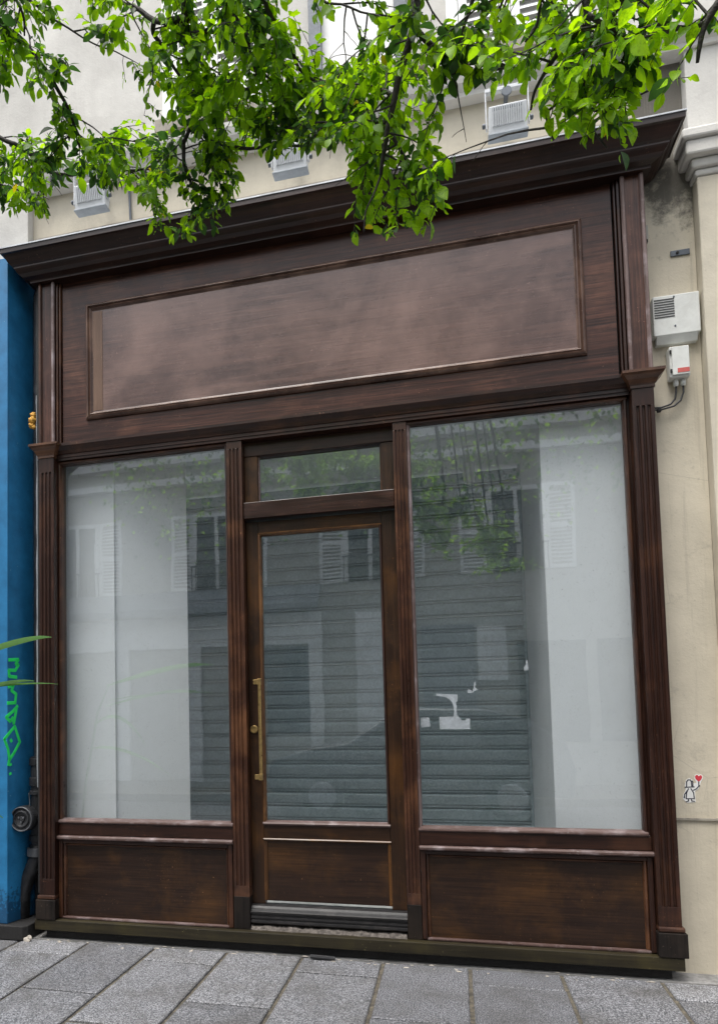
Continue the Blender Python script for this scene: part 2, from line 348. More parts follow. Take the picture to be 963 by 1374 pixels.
# ------------------------------------------------------------------ ground
grd = structure(B(-60, 60, -60, 40, -.5, -.262).build('ground', 'asphalt'))
pav = structure(B(-20, 25, -3.3, .6, -.26, G-.013).build('pavement', 'joint'))
structure(B(-20, 25, -3.5, -3.302, -.26, G-.002).build('kerb', 'cement', bevel=.015))
structure(B(-20, 25, -8.2, -3.502, -.258, -.22).build('road', 'asphalt'))
structure(B(-20, 25, -10.6, -8.202, -.26, -.09).build('pavement_opposite', 'joint'))
B(-8, 9, -.043, .3, G-.0125, G-.003).build('cement_strip', 'cement', pav)
jx = [.132, .601, 1.075, 1.54, 2.023, 2.506, 2.99, 3.487]
while jx[0] > -3: jx.insert(0, jx[0]-.472)
while jx[-1] < 6.5: jx.append(jx[-1]+.485)
i0 = jx.index(.132)
def slab(x0, x1, y0, y1, dz):
    g = .0115; mb = MB(); x0 += g; x1 -= g; y0 += g; y1 -= g; b = .006
    j = lambda: rnd.uniform(-.0025, .0025)
    zt = G+dz
    c = [(x0+j(), y0+j()), (x1+j(), y0+j()), (x1+j(), y1+j()), (x0+j(), y1+j())]
    ins = [(b, b), (-b, b), (-b, -b), (b, -b)]
    v = [(x, y, G-.02) for x, y in c] + [(x, y, zt-.005) for x, y in c] + [(x+a, y+d, zt) for (x, y), (a, d) in zip(c, ins)]
    f = [(8, 9, 10, 11)] + [(i, (i+1) % 4, 4+(i+1) % 4, 4+i) for i in range(4)] + [(4+i, 4+(i+1) % 4, 8+(i+1) % 4, 8+i) for i in range(4)]
    mb.add(v, f); mb.build('paving_slab', 'granite', pav)
for k in range(len(jx)-1):
    A = (k-i0) % 2 == 0
    ys = [-.045, -.865, -1.74, -2.6, -3.3] if A else [-.05, -.31, -1.217, -2.1, -3.3]
    for a, b in zip(ys, ys[1:]): slab(jx[k], jx[k+1], b, a, rnd.uniform(-.003, .003))

# ------------------------------------------------------------------ stone building that carries the shop
BLD = thing('stone_building', (1.7, .3, G), 'cream stone building rising behind and above the brown shopfront', 'building')
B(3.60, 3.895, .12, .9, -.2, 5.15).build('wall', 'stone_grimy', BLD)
# masonry pilaster on the right
B(3.897, 6.5, .03, .9, -.2, 4.36).build('stone_pilaster', 'stone', BLD, bevel=.006)
cp = MB()
for x0, y0, z0, z1 in ((3.885, .02, 4.362, 4.40), (3.865, .0, 4.401, 4.455), (3.83, -.04, 4.456, 4.54), (3.81, -.06, 4.541, 4.60)):
    cp.box(x0, 6.5, y0, .9, z0, z1)
cp.build('pilaster_capital', 'stone_pale', BLD, bevel=.012)
B(3.87, 6.5, .04, .9, 4.602, 5.15).build('pilaster_block', 'stone_pale', BLD, bevel=.006)
B(3.62, 3.87, .108, .118, .74, .752).build('stone_joint', 'stone_soot', BLD)
# wall band above the cornice, ledge, upper wall
B(-.36, 3.598, .1, .9, 4.62, 5.13).build('wall_band', 'stone', BLD)
B(-6, -.362, .03, .9, 4.62, 5.13).build('wall_band', 'stone_pale', BLD)
MB().prism([(.9, 5.131), (.02, 5.131), (.02, 5.16), (-.02, 5.19), (-.035, 5.24), (-.035, 5.275), (.9, 5.275)], 'x', -.36, 6.5).build('ledge', 'stone_pale', BLD)
B(-6, 6.5, .12, .9, 5.276, 7.0).build('upper_wall', 'stone_pale', BLD)
B(-.34, 3.6, .07, .098, 4.80, 4.815).build('string_line', 'stone_soot', BLD)
MB().tube([(.40, .085, 5.12), (.42, .085, 4.6)], .009, 8).build('lamp_conduit', 'steel', BLD)
def louvre(x0, x1, z0, z1, y):
    sh = B(x0, x0+.05, y, y+.04, z0, z1); sh.box(x1-.05, x1, y, y+.04, z0, z1); sh.box(x0+.05, x1-.05, y, y+.04, z1-.06, z1); sh.box(x0+.05, x1-.05, y, y+.04, z0, z0+.06)
    o = sh.build('shutter', 'white_paint', BLD)
    B(x0+.05, x1-.05, y+.0395, y+.044, z0+.06, z1-.06).build('shutter_back', 'white_paint', o)
    n = int((z1-z0-.12)/.052)
    for k in range(n):
        z = z0+.065+k*.052
        MB().prism([(y+.002, z), (y+.034, z+.050), (y+.036, z+.058), (y+.004, z+.010)], 'x', x0+.051, x1-.051).build('louvre_slat', 'white_paint', o)
for xc, w in ((1.02, .56), (2.95, .62), (-1.9, .5), (5.2, .5)):
    a, b = xc-w/2, xc+w/2; z0, z1 = 5.42, 6.8
    wn = B(a-.07, a, .06, .119, z0, z1); wn.box(b, b+.07, .06, .119, z0, z1); wn.box(a-.07, b+.07, .06, .119, z1, z1+.1)
    o = wn.build('window', 'white_paint', BLD)
    B(a, b, .098, .118, z0, z1).build('pane', 'darkglass', o)
    B(a-.1, b+.1, -.02, .119, 5.33, 5.418).build('window_sill', 'stone_soot', BLD)
    louvre(a+.004, xc-.002, z0, z1, .055); louvre(xc+.002, b-.004, z0, z1, .055)
wn = B(1.70, 1.78, .05, .119, 5.42, 6.8); wn.box(2.25, 2.33, .05, .119, 5.42, 6.8)
o = wn.build('window', 'steel', BLD); B(1.78, 2.25, .10, .118, 5.42, 6.8).build('pane', 'white_paint', o)
B(1.62, 2.45, -.05, .119, 5.34, 5.418).build('window_sill', 'stone_soot', BLD)

# dark gap beside the shopfront, on the left
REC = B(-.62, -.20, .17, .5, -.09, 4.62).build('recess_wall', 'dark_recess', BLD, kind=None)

# ------------------------------------------------------------------ interior
structure(B(-.3, 3.65, .2, 3.0, .0, .05).build('shop_floor', 'floor'))
structure(B(-.3, 3.65, .14, 3.0, 3.245, 3.3).build('shop_ceiling', 'ceiling'))
structure(B(-.35, -.27, .2, 3.0, .05, 3.24).build('shop_wall_left', 'ceiling'))
structure(B(3.62, 3.70, .9, 3.0, .05, 3.24).build('shop_wall_right', 'ceiling'))
t = thing('display_box', (0, .8, .05), 'tall white boarded box behind the left edge of the left window', 'display box')
B(-.22, .225, .17, .195, .05, 3.24).build('front_board', 'whiteboard', t)
MB().prism([(.212, .196), (.226, .196), (.668, .43), (.662, .45)], 'z', .05, 3.24).build('side_board', 'whiteboard', t)
t2 = thing('display_box', (3.3, .8, .05), 'tall white boarded box behind the right edge of the right window', 'display box')
B(3.022, 3.56, .17, .195, .05, 3.20).build('front_board', 'whiteboard', t2)
B(3.022, 3.047, .197, 1.47, .05, 3.24).build('side_board', 'ceiling', t2)
sh = thing('rolling_shutter', (1.65, 1.47, .05), 'closed grey galvanised roller shutter standing behind the shop glass', 'roller shutter')
pf = [(.004, .0), (-.007, .002), (-.007, .011), (.012, .013), (.012, .019), (-.003, .021), (-.0065, .045), (-.0075, .065), (-.0065, .085), (-.003, .100), (.016, .102), (.016, .1125), (.022, .1125), (.022, 0)]
smb = MB().prism(pf, 'x', -1.424, 1.375)
first = None
zz = .05; k = 0
while zz < 3.2:
    if first is None:
        first = smb.build('slat', 'galv', sh, origin=(0, 0, 0)); o = first
        o.location = (0, 0, 0)
    else:
        o = first.copy(); COL.objects.link(o); o.parent = sh
    o.location = (rnd.uniform(-.003, .003), rnd.uniform(-.002, .002), zz-.05); zz += .1135; k += 1
for x in (.226, 3.0):
    B(x, x+.02, 1.44, 1.452, .05, 3.244).build('guide_rail', 'galv', sh)
# ceiling spot
t = thing('ceiling_spotlight', (2.63, .95, 3.244), 'white cylindrical spotlight hanging from the shop ceiling behind the right window', 'spotlight')
MB().lathe([(.05, 3.244), (.05, 3.225), (.012, 3.222), (.012, 3.14)], (2.63, .95, 0), 'z').build('mount', 'lampwhite', t, smooth=False)
MB().lathe([(.036, 3.139), (.040, 3.13), (.040, 2.992), (.034, 2.99), (.030, 3.01)], (2.63, .95, 0), 'z').build('lamp_body', 'lampwhite', t, bevel=.002)

# ------------------------------------------------------------------ the wooden shopfront
SF = thing('shopfront', (1.67, 0, G), 'dark brown wooden shopfront with fluted pilasters, blank signboard and glass door', 'shopfront')
XL, XR = -.229, 3.601
# base
B(-.262, 3.605, -.058, .16, -.033, .036).build('base_plank', 'sill', SF, bevel=.004)
B(-.20, 3.55, -.01, .14, -.088, -.034).build('base_gap_fill', 'black', SF)  # coloured black to read as the dark void under the plank
def fluted(x0, x1, yf, yb, z0, z1, fz0, fz1, n, w, dep):
    """a post whose front carries n vertical flutes between fz0 and fz1"""
    mb = B(x0, x1, yf, yb, z0, fz0).box(x0, x1, yf, yb, fz1, z1)
    prof = [(x0, yb), (x0, yf)]; W_ = x1-x0
    for i in range(n):
        c = x0+W_*(i+1)/(n+1) if n > 1 else (x0+x1)/2
        for a in range(7):
            t_ = math.pi*a/6; prof.append((c-w/2*math.cos(t_), yf+dep*math.sin(t_)))
    prof += [(x1, yf), (x1, yb)]
    mb.prism(prof, 'z', fz0, fz1); return mb
def capital(x0, x1, yf):
    # moulded cap swept round three sides
    prof = [(0, 3.150), (.006, 3.150), (.006, 3.165), (.012, 3.172), (.022, 3.195), (.042, 3.215), (.046, 3.224), (.052, 3.226), (.052, 3.241)]
    return sweep(prof, x0, x1, yf, .05)
def sweep(prof, x0, x1, yf, yb):
    mb = MB(); n = len(prof)
    ring = lambda i: [(x0-prof[i][0], yb, prof[i][1]), (x0-prof[i][0], yf-prof[i][0], prof[i][1]), (x1+prof[i][0], yf-prof[i][0], prof[i][1]), (x1+prof[i][0], yb, prof[i][1])]
    vs_ = [p for i in range(n) for p in ring(i)]
    fs = [(4*i+k, 4*i+k+1, 4*i+4+k+1, 4*i+4+k) for i in range(n-1) for k in range(3)]
    fs += [(0, 1, 2, 3), tuple(4*(n-1)+k for k in range(4))]
    fs += [tuple([4*i for i in range(n)]), ]
    fs[-1:] = []
    mb.add(vs_, fs)
    # back
    mb.add([], []) ; mb.f.append(tuple([4*i for i in range(n)] + [4*i+3 for i in range(n-1, -1, -1)]))
    return mb
for sgn, (x0, x1) in ((-1, (XL, -.116)), (1, (3.488, XR))):
    p = fluted(x0, x1, -.05, .05, .036, 3.149, .30, 3.05, 3, .017, .011).build('pilaster', 'wood_v', SF, bevel=.0015)
    capital(x0, x1, -.05).build('capital', 'trim', p)
    b = B(x0-.008, x1+.022, -.066, .055, .037, .165) if sgn > 0 else B(x0-.022, x1+.008, -.066, .055, .037, .165)
    b.build('plinth_block', 'foot', p, bevel=.004)
    b = B(x0-.004, x1+.014, -.060, .052, .167, .195) if sgn > 0 else B(x0-.014, x1+.004, -.060, .052, .167, .195)
    b.build('plinth_moulding', 'trim', p, bevel=.008)
    # upper shaft beside the signboard, with raised edge beads
    u = B(x0, x1, -.036, .05, 3.243, 4.395).build('upper_shaft', 'fascia_v', p, bevel=.002)
    for xa, xb in ((x0-.004, x0+.018), (x1-.018, x1+.004)):
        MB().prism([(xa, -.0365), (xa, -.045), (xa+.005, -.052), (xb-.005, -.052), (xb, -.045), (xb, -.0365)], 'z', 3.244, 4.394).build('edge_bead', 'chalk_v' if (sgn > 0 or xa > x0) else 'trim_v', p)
    xi = x1+.002 if sgn < 0 else x0-.002
    for k_, (o_, w_, y_) in enumerate(((.004, .016, -.028), (.024, .012, -.018))):
        xa, xb = (xi+o_, xi+o_+w_) if sgn < 0 else (xi-o_-w_, xi-o_)
        B(xa, xb, y_, .02, 3.244, 4.394).build('side_fillet', 'trim_v' if sgn < 0 else 'wood_v', p, bevel=.004)
# architrave between the pilasters
ar = [(.12, 3.135), (-.012, 3.135), (-.012, 3.150), (-.018, 3.153), (-.018, 3.172), (-.026, 3.176), (-.030, 3.198), (-.046, 3.215), (-.052, 3.224), (-.052, 3.242), (.12, 3.242)]
MB().prism(ar, 'x', -.114, 3.486).build('architrave', 'wood_h', SF)
# signboard
B(-.07, 3.44, .0, .06, 3.243, 4.40).build('signboard', 'fascia_rail', SF)
fx0, fx1, fz0, fz1 = .112, 3.278, 3.399, 4.211
B(fx0+.05, fx1-.05, -.006, -.0005, fz0+.05, fz1-.05).build('sign_panel', 'fascia', SF)
def mitre(prof, side):
    """profile (inset from the outer edge, y); four mitred sides"""
    mb = MB(); n = len(prof); vs_ = []
    for end in (0, 1):
        for i_, y in prof:
            if side == 't': vs_.append(((fx0+i_) if not end else (fx1-i_), y, fz1-i_))
            if side == 'b': vs_.append(((fx0+i_) if not end else (fx1-i_), y, fz0+i_))
            if side == 'l': vs_.append((fx0+i_, y, (fz0+i_) if not end else (fz1-i_)))
            if side == 'r': vs_.append((fx1-i_, y, (fz0+i_) if not end else (fz1-i_)))
    mb.add(vs_, [tuple(range(n)), tuple(range(n, 2*n))] + [(i, (i+1) % n, n+(i+1) % n, n+i) for i in range(n)]); return mb
mp = [(0, -.0005), (0, -.012), (.006, -.020), (.014, -.026), (.020, -.028), (.024, -.020), (.026, -.016), (.034, -.020), (.040, -.016), (.046, -.008), (.052, -.0062), (.052, -.0005)]
for s_ in 'tblr': mitre(mp, s_).build('sign_moulding', 'sign_trim' if s_ in 'tb' else 'sign_trim_v', SF)
B(.166, .235, -.0085, -.0065, 3.456, 4.153).build('unfaded_strip', wood('pale repaired strip', (.11, .060, .038), (.18, .105, .068), (.24, .15, .10), 'z', (.4, .55), .5, 2, .2), SF)
# cornice with returns, zinc on top
cpf = [(0, 4.396), (.024, 4.396), (.024, 4.412), (.034, 4.416), (.060, 4.424), (.082, 4.440), (.096, 4.462), (.104, 4.470), (.104, 4.480), (.118, 4.488), (.136, 4.508), (.148, 4.534), (.156, 4.546), (.170, 4.550), (.170, 4.580)]
co = sweep(cpf, -.255, 3.614, -.052, .099).build('cornice', 'cornice', SF)
B(-.43, 3.79, -.228, .098, 4.581, 4.589).build('zinc_flashing', 'zinc', co)
B(-.25, 3.6, .0605, .098, 3.3, 4.58).build('backing_board', 'black', SF)
# mullions beside the door
for x0, x1 in ((1.104, 1.206), (2.165, 2.246)):
    fluted(x0, x1, -.004, .12, .037, 3.134, .30, 3.085, 3, .014, .009).build('mullion', 'trim_v', SF, bevel=.0015)
    B(x0-.001, x1+.001, -.0075, .119, .037, .235).build('mullion_foot', 'foot', SF, bevel=.002)
# windows
def window(x0, x1):
    z0, z1 = .685, 3.128
    fr = B(x0-.012 if x0 > 0 else x0-.030, x0, .03, .10, z0-.02, z1+.006)
    fr.box(x1, x1+(.030 if x1 > 3 else .012), .03, .10, z0-.02, z1+.006); fr.box(x0, x1, .03, .10, z1, z1+.006)
    w_ = fr.build('window', 'wood_v', SF)
    B(x0-.004, x1+.004, .051, .057, z0-.004, z1+.004).build('pane', 'glass', w_)
    # glazing beads: quarter rounds
    q = lambda a, s: [(a, .05), (a, .012), (a+s*.006, .008), (a+s*.014, .012), (a+s*.020, .024), (a+s*.022, .05)]
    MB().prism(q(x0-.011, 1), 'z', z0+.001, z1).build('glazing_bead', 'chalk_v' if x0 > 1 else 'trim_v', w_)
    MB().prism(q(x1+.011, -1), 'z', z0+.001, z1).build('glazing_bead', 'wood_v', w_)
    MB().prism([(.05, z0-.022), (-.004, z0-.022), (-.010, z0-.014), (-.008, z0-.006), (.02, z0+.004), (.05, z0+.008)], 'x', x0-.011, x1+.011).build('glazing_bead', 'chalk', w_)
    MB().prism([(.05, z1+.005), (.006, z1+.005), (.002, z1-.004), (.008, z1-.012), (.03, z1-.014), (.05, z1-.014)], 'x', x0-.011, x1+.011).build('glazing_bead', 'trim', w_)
    return w_
wL = window(-.104, 1.092); wR = window(2.256, 3.461)
# stall risers
def riser(x0, x1):
    B(x0, x1, .0, .10, .585, .662).build('bottom_rail', 'wood_h', SF, bevel=.003)
    MB().prism([(.10, .556), (-.022, .556), (-.030, .564), (-.030, .574), (-.02, .582), (.10, .584)], 'x', x0-.002, x1+.002).build('riser_cap', 'chalk', SF)
    p = B(x0, x1, .02, .10, .037, .555).build('lower_panel', 'panel', SF)
    def ring(i, o, y0, y1, mat, nm):
        B(x0+i, x0+o, y0, y1, .037+.004, .5545).build(nm, mat+'_v' if mat != 'door' else 'door_v', p, bevel=.004)
        B(x1-o, x1-i, y0, y1, .037+.004, .5545).build(nm, mat+'_v' if mat != 'door' else 'door_v', p, bevel=.004)
        B(x0+o, x1-o, y0, y1, .5545-(o-i)*.8, .5545).build(nm, 'wood_h', p, bevel=.004)
        B(x0+o, x1-o, y0, y1, .0375, .0375+(o-i)*.5).build(nm, 'chalk' , p, bevel=.004)
    ring(.002, .030, -.012, .0195, 'wood', 'panel_frame')
    a, b_, c_, d_ = x0+.031, x1-.031, .054, .531
    for (p0, p1, hor) in (((a, c_), (a, d_), 0), ((b_, c_), (b_, d_), 1)):
        s = 1 if not hor else -1
        MB().prism([(p0[0], .0198), (p0[0], .004), (p0[0]+s*.006, -.001), (p0[0]+s*.014, .006), (p0[0]+s*.02, .0198)], 'z', c_, d_).build('panel_bead', 'trim_v', p)
    MB().prism([(.0198, d_), (.004, d_), (-.001, d_-.006), (.006, d_-.014), (.0198, d_-.02)], 'x', a+.02, b_-.02).build('panel_bead', 'trim', p)
riser(-.112, 1.102); riser(2.248, 3.486)
# head and transom over the door
B(1.207, 2.164, .05, .14, 3.04, 3.134).build('door_head', 'wood_h', SF, bevel=.003)
tw = B(1.207, 1.295, .055, .13, 2.729, 3.039).build('transom_window', 'door_v', SF, bevel=.003)
B(2.087, 2.164, .055, .13, 2.729, 3.039).build('transom_stile', 'door_v', tw, bevel=.003)
B(1.2955, 2.0865, .0905, .0965, 2.7285, 3.0385).build('pane', 'glass', tw)
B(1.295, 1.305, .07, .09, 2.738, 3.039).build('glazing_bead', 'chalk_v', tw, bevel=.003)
B(2.077, 2.087, .07, .09, 2.738, 3.039).build('glazing_bead', 'trim_v', tw, bevel=.003)
B(1.296, 2.086, .06, .09, 2.7285, 2.738).build('glazing_bead', 'chalk', tw, bevel=.003)
B(1.208, 2.163, .008, .14, 2.621, 2.727).build('transom_bar', 'wood_h', SF, bevel=.004)
# door
DR = B(1.208, 1.290, .06, .11, .182, 2.61).build('door', 'door_v', SF, bevel=.003)
DR['label'] = 'brown wooden glazed door with long brass pull handle'
B(2.074, 2.163, .06, .11, .182, 2.61).build('door_stile', 'door_v', DR, bevel=.003)
B(1.291, 2.073, .061, .11, 2.53, 2.609).build('door_rail', 'door_h', DR, bevel=.003)
B(1.291, 2.073, .061, .11, .585, .682).build('door_rail', 'door_h', DR, bevel=.003)
B(1.291, 2.073, .075, .105, .20, .584).build('door_panel', 'panel', DR)
B(1.2905, 2.0735, .0905, .0965, .6825, 2.5295).build('pane', 'glass', DR)
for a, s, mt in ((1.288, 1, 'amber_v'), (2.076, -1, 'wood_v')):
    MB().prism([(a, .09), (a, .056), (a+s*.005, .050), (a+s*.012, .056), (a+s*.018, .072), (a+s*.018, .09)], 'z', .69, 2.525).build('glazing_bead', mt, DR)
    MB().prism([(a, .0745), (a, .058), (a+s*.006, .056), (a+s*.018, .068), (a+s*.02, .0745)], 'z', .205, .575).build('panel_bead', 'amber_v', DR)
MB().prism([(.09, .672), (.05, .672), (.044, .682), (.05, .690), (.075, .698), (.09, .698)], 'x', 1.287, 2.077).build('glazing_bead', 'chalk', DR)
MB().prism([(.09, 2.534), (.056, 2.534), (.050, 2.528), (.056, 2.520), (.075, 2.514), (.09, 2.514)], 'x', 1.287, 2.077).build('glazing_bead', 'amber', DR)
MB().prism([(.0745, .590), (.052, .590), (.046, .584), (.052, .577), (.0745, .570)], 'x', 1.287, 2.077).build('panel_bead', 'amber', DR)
hd = MB().tube([(1.290, .012, .957), (1.290, .012, 1.590)], .0105, 12)
for z in (.975, 1.572):
    hd.box(1.2785, 1.3015, .0, .0225, z-.020, z+.020); hd.box(1.252, 1.2785, .004, .020, z-.015, z+.015); hd.tube([(1.258, .018, z), (1.258, .062, z)], .009, 10)
hd.build('door_handle', 'brass', DR, bevel=.0015)
MB().lathe([(.026, .062), (.026, .048), (.022, .043), (.014, .043), (.013, .047), (.003, .047)], (1.240, 0, 1.272), 'y').build('door_lock', 'brass', DR)
# weather bar and step
wb = [(.10, .072), (.012, .072), (.004, .080), (.004, .092), (.014, .096), (.014, .101), (.006, .106), (.006, .118), (.014, .122), (.014, .128), (.002, .134), (-.002, .146), (.008, .152), (.012, .160), (.020, .164), (.028, .176), (.055, .181), (.10, .181)]
MB().prism(wb, 'x', 1.209, 2.162).build('weather_bar', 'weatherbar', SF)
stp = MB(); N = 70
top = []
for i in range(N+1):
    x = 1.212 + (2.158-1.212)*i/N; h = .056 + .010*noise.noise((x*14, 0, 3)) + .008*noise.noise((x*50, 1, 3)); y = .002 + .012*noise.noise((x*18, 7, 2))
    top.append((x, y, h))
for i in range(N):
    (xa, ya, ha), (xb, yb, hb) = top[i], top[i+1]
    stp.add([(xa, ya-.012, .0365), (xb, yb-.012, .0365), (xb, yb, hb), (xa, ya, ha), (xb, .11, hb+.008), (xa, .11, ha+.008), (xb, .11, .0365), (xa, .11, .0365)], [(0, 1, 2, 3), (3, 2, 4, 5), (5, 4, 6, 7)])
stp.build('stone_step', 'rubble', SF)
# gap fillers on the left edge
sp_ = MB(); pts = []
for i in range(60):
    z = .9 + (3.62-.9)*i/59; w_ = .004 + .008*noise.noise((0, 3, z*6)); pts.append((z, w_))
for (za, wa), (zb, wb_) in zip(pts, pts[1:]):
    sp_.add([(-.268-wa, -.012, za), (-.252, -.02, za), (-.252, -.02, zb), (-.268-wb_, -.012, zb), (-.268-wa, .05, za), (-.268-wb_, .05, zb)], [(0, 1, 2, 3), (0, 3, 5, 4)])
sp_.build('sealant_strip', 'sealant', SF)
B(-.2515, -.2295, -.03, .05, .2, 3.148).build('edge_batten', 'black', SF)
B(-.256, -.2335, -.03, .05, 3.25, 4.39).build('edge_batten', 'black', SF)
fm = MB()
for c_ in ((-.305, .0, 3.45, .028), (-.30, .0, 3.485, .022), (-.31, .002, 3.415, .024), (-.295, -.004, 3.40, .016)):
    bm = bmesh.new(); bmesh.ops.create_icosphere(bm, subdivisions=3, radius=c_[3])
    vs_ = [Vector(c_[:3]) + v.co*(1+.35*noise.noise(v.co*70)) for v in bm.verts]; bm.verts.ensure_lookup_table()
    fm.add(vs_, [tuple(x.index for x in f.verts) for f in bm.faces]); bm.free()
fm.build('expanding_foam', 'foam', SF, smooth=True)

# ------------------------------------------------------------------ flat white cut-outs behind the glass, standing in for a car's reflection
def flat(name, pix, y, mat, label=None, cat=None, parent=None, th=.0008, group=None):
    pts = [at(u, v, y) for u, v in pix]; n = len(pts)
    mb = MB().add([(p.x, y, p.z) for p in pts] + [(p.x, y+th, p.z) for p in pts], [tuple(range(n)), tuple(range(2*n-1, n-1, -1))] + [(i, (i+1) % n, n+(i+1) % n, n+i) for i in range(n)])
    o = mb.build(name, mat, parent)
    return tag(o, label, cat, group) if label else o
sc_ = lambda L, x0, y0, s: [(x0+a/s, y0+b/s) for a, b in L]
flat('reflection_cutout', sc_([(152, 652), (190, 655), (262, 658), (262, 690), (252, 700), (258, 715), (258, 760), (272, 775), (285, 790), (300, 790), (310, 780), (326, 780), (326, 835), (172, 835), (168, 772), (240, 770), (245, 745), (240, 710), (225, 685), (200, 670), (152, 664)], 545, 760, 3.82), .060, 'sheet',
     'white reflection cut-out with a curved arm behind the right window glass', 'reflection cut-out')
flat('reflection_cutout', sc_([(72, 776), (116, 774), (122, 822), (75, 826)], 545, 760, 3.82), .060, 'sheet', 'small white rectangular reflection cut-out at the left edge of the right window glass', 'reflection cut-out')
flat('reflection_cutout', sc_([(613, 480), (622, 485), (626, 530), (604, 536), (602, 515), (612, 505)], 545, 760, 3.82), .060, 'sheet', 'tiny white reflection cut-out near the right edge of the roller shutter view', 'reflection cut-out')
flat('reflection_cutout', sc_([(312, 640), (318, 628), (340, 640), (345, 612), (350, 588), (357, 600), (352, 620), (368, 634), (345, 640), (340, 650), (315, 650)], 545, 760, 3.82), .060, 'sheet', 'small jagged white reflection cut-out above the curved one', 'reflection cut-out')

# ------------------------------------------------------------------ blue neighbour on the left
BL = thing('blue_shopfront', (-1.7, 0, G), 'blue painted neighbouring shopfront at the left edge', 'shopfront')
c0, c1 = (-.442, -.1), (-.392, .14)
MB().prism([(-3.2, -.1), c0, c1, (-.392, .168), (-3.2, .168)], 'z', .005, 4.60).build('pillar', 'blue', BL, bevel=.004)
MB().prism([(-3.2, -.13), (-.31, -.13), (-.285, -.10), (-.285, .168), (-3.2, .168)], 'z', -.089, .004).build('black_plinth', 'black', BL, bevel=.006)
for x in (-1.0, -1.7, -2.4): B(x-.3, x+.3, -.115, -.101, .4, 4.1).build('pillar_panel', 'blue', BL, bevel=.006)
# graffiti on the splayed face
def on_side(u, v):
    d = fwd + rt*((u-CPX)/CF) - upv*((v-CPY)/CF); n = Vector((c1[1]-c0[1], -(c1[0]-c0[0]), 0)).normalized()
    p0 = Vector((c0[0], c0[1], 0)); t_ = (p0-CPOS).dot(n)/d.dot(n); return CPOS + d*t_ + n*.002
gf = thing('graffiti_tag', on_side(14, 1030), 'bright green zigzag graffiti scrawl on the blue pillar', 'graffiti')
strokes = [[(38, 150), (80, 148), (68, 168), (80, 172), (66, 196), (38, 195), (40, 222), (72, 226)], [(36, 268), (58, 262), (50, 285), (70, 300), (66, 338), (32, 340)],
           [(76, 352), (60, 372), (26, 402), (44, 420), (56, 404), (60, 430), (72, 362)], [(64, 442), (86, 510), (60, 560), (40, 590), (36, 612)], [(64, 442), (18, 498), (34, 540), (42, 590)],
           [(46, 500), (50, 508)], [(45, 608), (46, 612)], [(44, 648), (45, 652)]]
for s_ in strokes:
    q = [on_side(*p) for p in sc_(s_, 0, 840, 3.275)]
    mb = MB()
    nn = Vector((c1[1]-c0[1], -(c1[0]-c0[0]), 0)).normalized()
    for a, b in zip(q, q[1:]):
        d = (b-a).normalized(); e = d.cross(nn)*.0115; a2, b2 = a-d*.005, b+d*.005
        mb.add([a2-e, a2+e, b2+e, b2-e, a2-e*.8+nn*.0012, a2+e*.8+nn*.0012, b2+e*.8+nn*.0012, b2-e*.8+nn*.0012], [(4, 5, 6, 7), (0, 1, 5, 4), (1, 2, 6, 5), (2, 3, 7, 6), (3, 0, 4, 7)])
    mb.build('spray_stroke', 'green_paint', gf)
# drain pipe in the gap
DP = thing('drain_pipe', (-.33, .08, G), 'black cast iron drain pipe with round cap beside the blue pillar', 'drain pipe')
MB().tube([(-.325, .09, .48), (-.325, .09, 1.10)], .048, 20).build('pipe', 'iron', DP, smooth=False)
MB().tube([(-.318, .10, 1.10), (-.318, .10, 4.4)], .036, 16).build('upper_pipe', 'iron', DP)
for z, h in ((1.04, .05), (.90, .06), (.84, .03), (.52, .05)):
    MB().lathe([(.05, z), (.058, z+.004), (.058, z+h-.004), (.05, z+h)], (-.325, .09, 0), 'z').build('pipe_collar', 'iron', DP)
MB().tube([(-.325, .09, .50), (-.335, .085, .40), (-.39, .07, .27), (-.42, .065, .16), (-.43, .065, -.08)], [.05, .052, .048, .045, .045], 18).build('pipe_elbow', 'iron', DP, smooth=True)
MB().lathe([(.062, .42), (.066, .425), (.066, .475), (.06, .48)], (-.332, .088, 0), 'z').build('elbow_rim', 'iron_edge', DP)
cp_ = MB().lathe([(.02, .10), (.086, .10), (.086, .03), (.082, .022), (.072, .020), (.068, .028), (.060, .028), (.056, .018), (.050, .016), (.046, .026), (.022, .034), (.018, .024), (.006, .022)], (-.366, -.075, .69), 'y', 32)
cp_.build('round_cap', 'iron', DP)
rg = MB(); ring = [(-.366+.079*math.cos(a), -.055, .69+.079*math.sin(a)) for a in [2*math.pi*i/40 for i in range(41)]]
rg.tube(ring, .004, 6, False).build('cap_rim', 'iron_edge', DP)
bo = MB()
for k in range(3):
    a = 2*math.pi*k/3+.5; bo.box(-.366+.02*math.cos(a)-.006, -.366+.02*math.cos(a)+.006, -.058, -.044, .69+.02*math.sin(a)-.006, .69+.02*math.sin(a)+.006)
bo.build('cap_bolt', 'iron_edge', DP)
MB().tube([(-.335, -.005, .765), (-.332, .0, .80), (-.34, .0, .86)], .003, 6).build('wire_tie', 'iron_edge', DP)

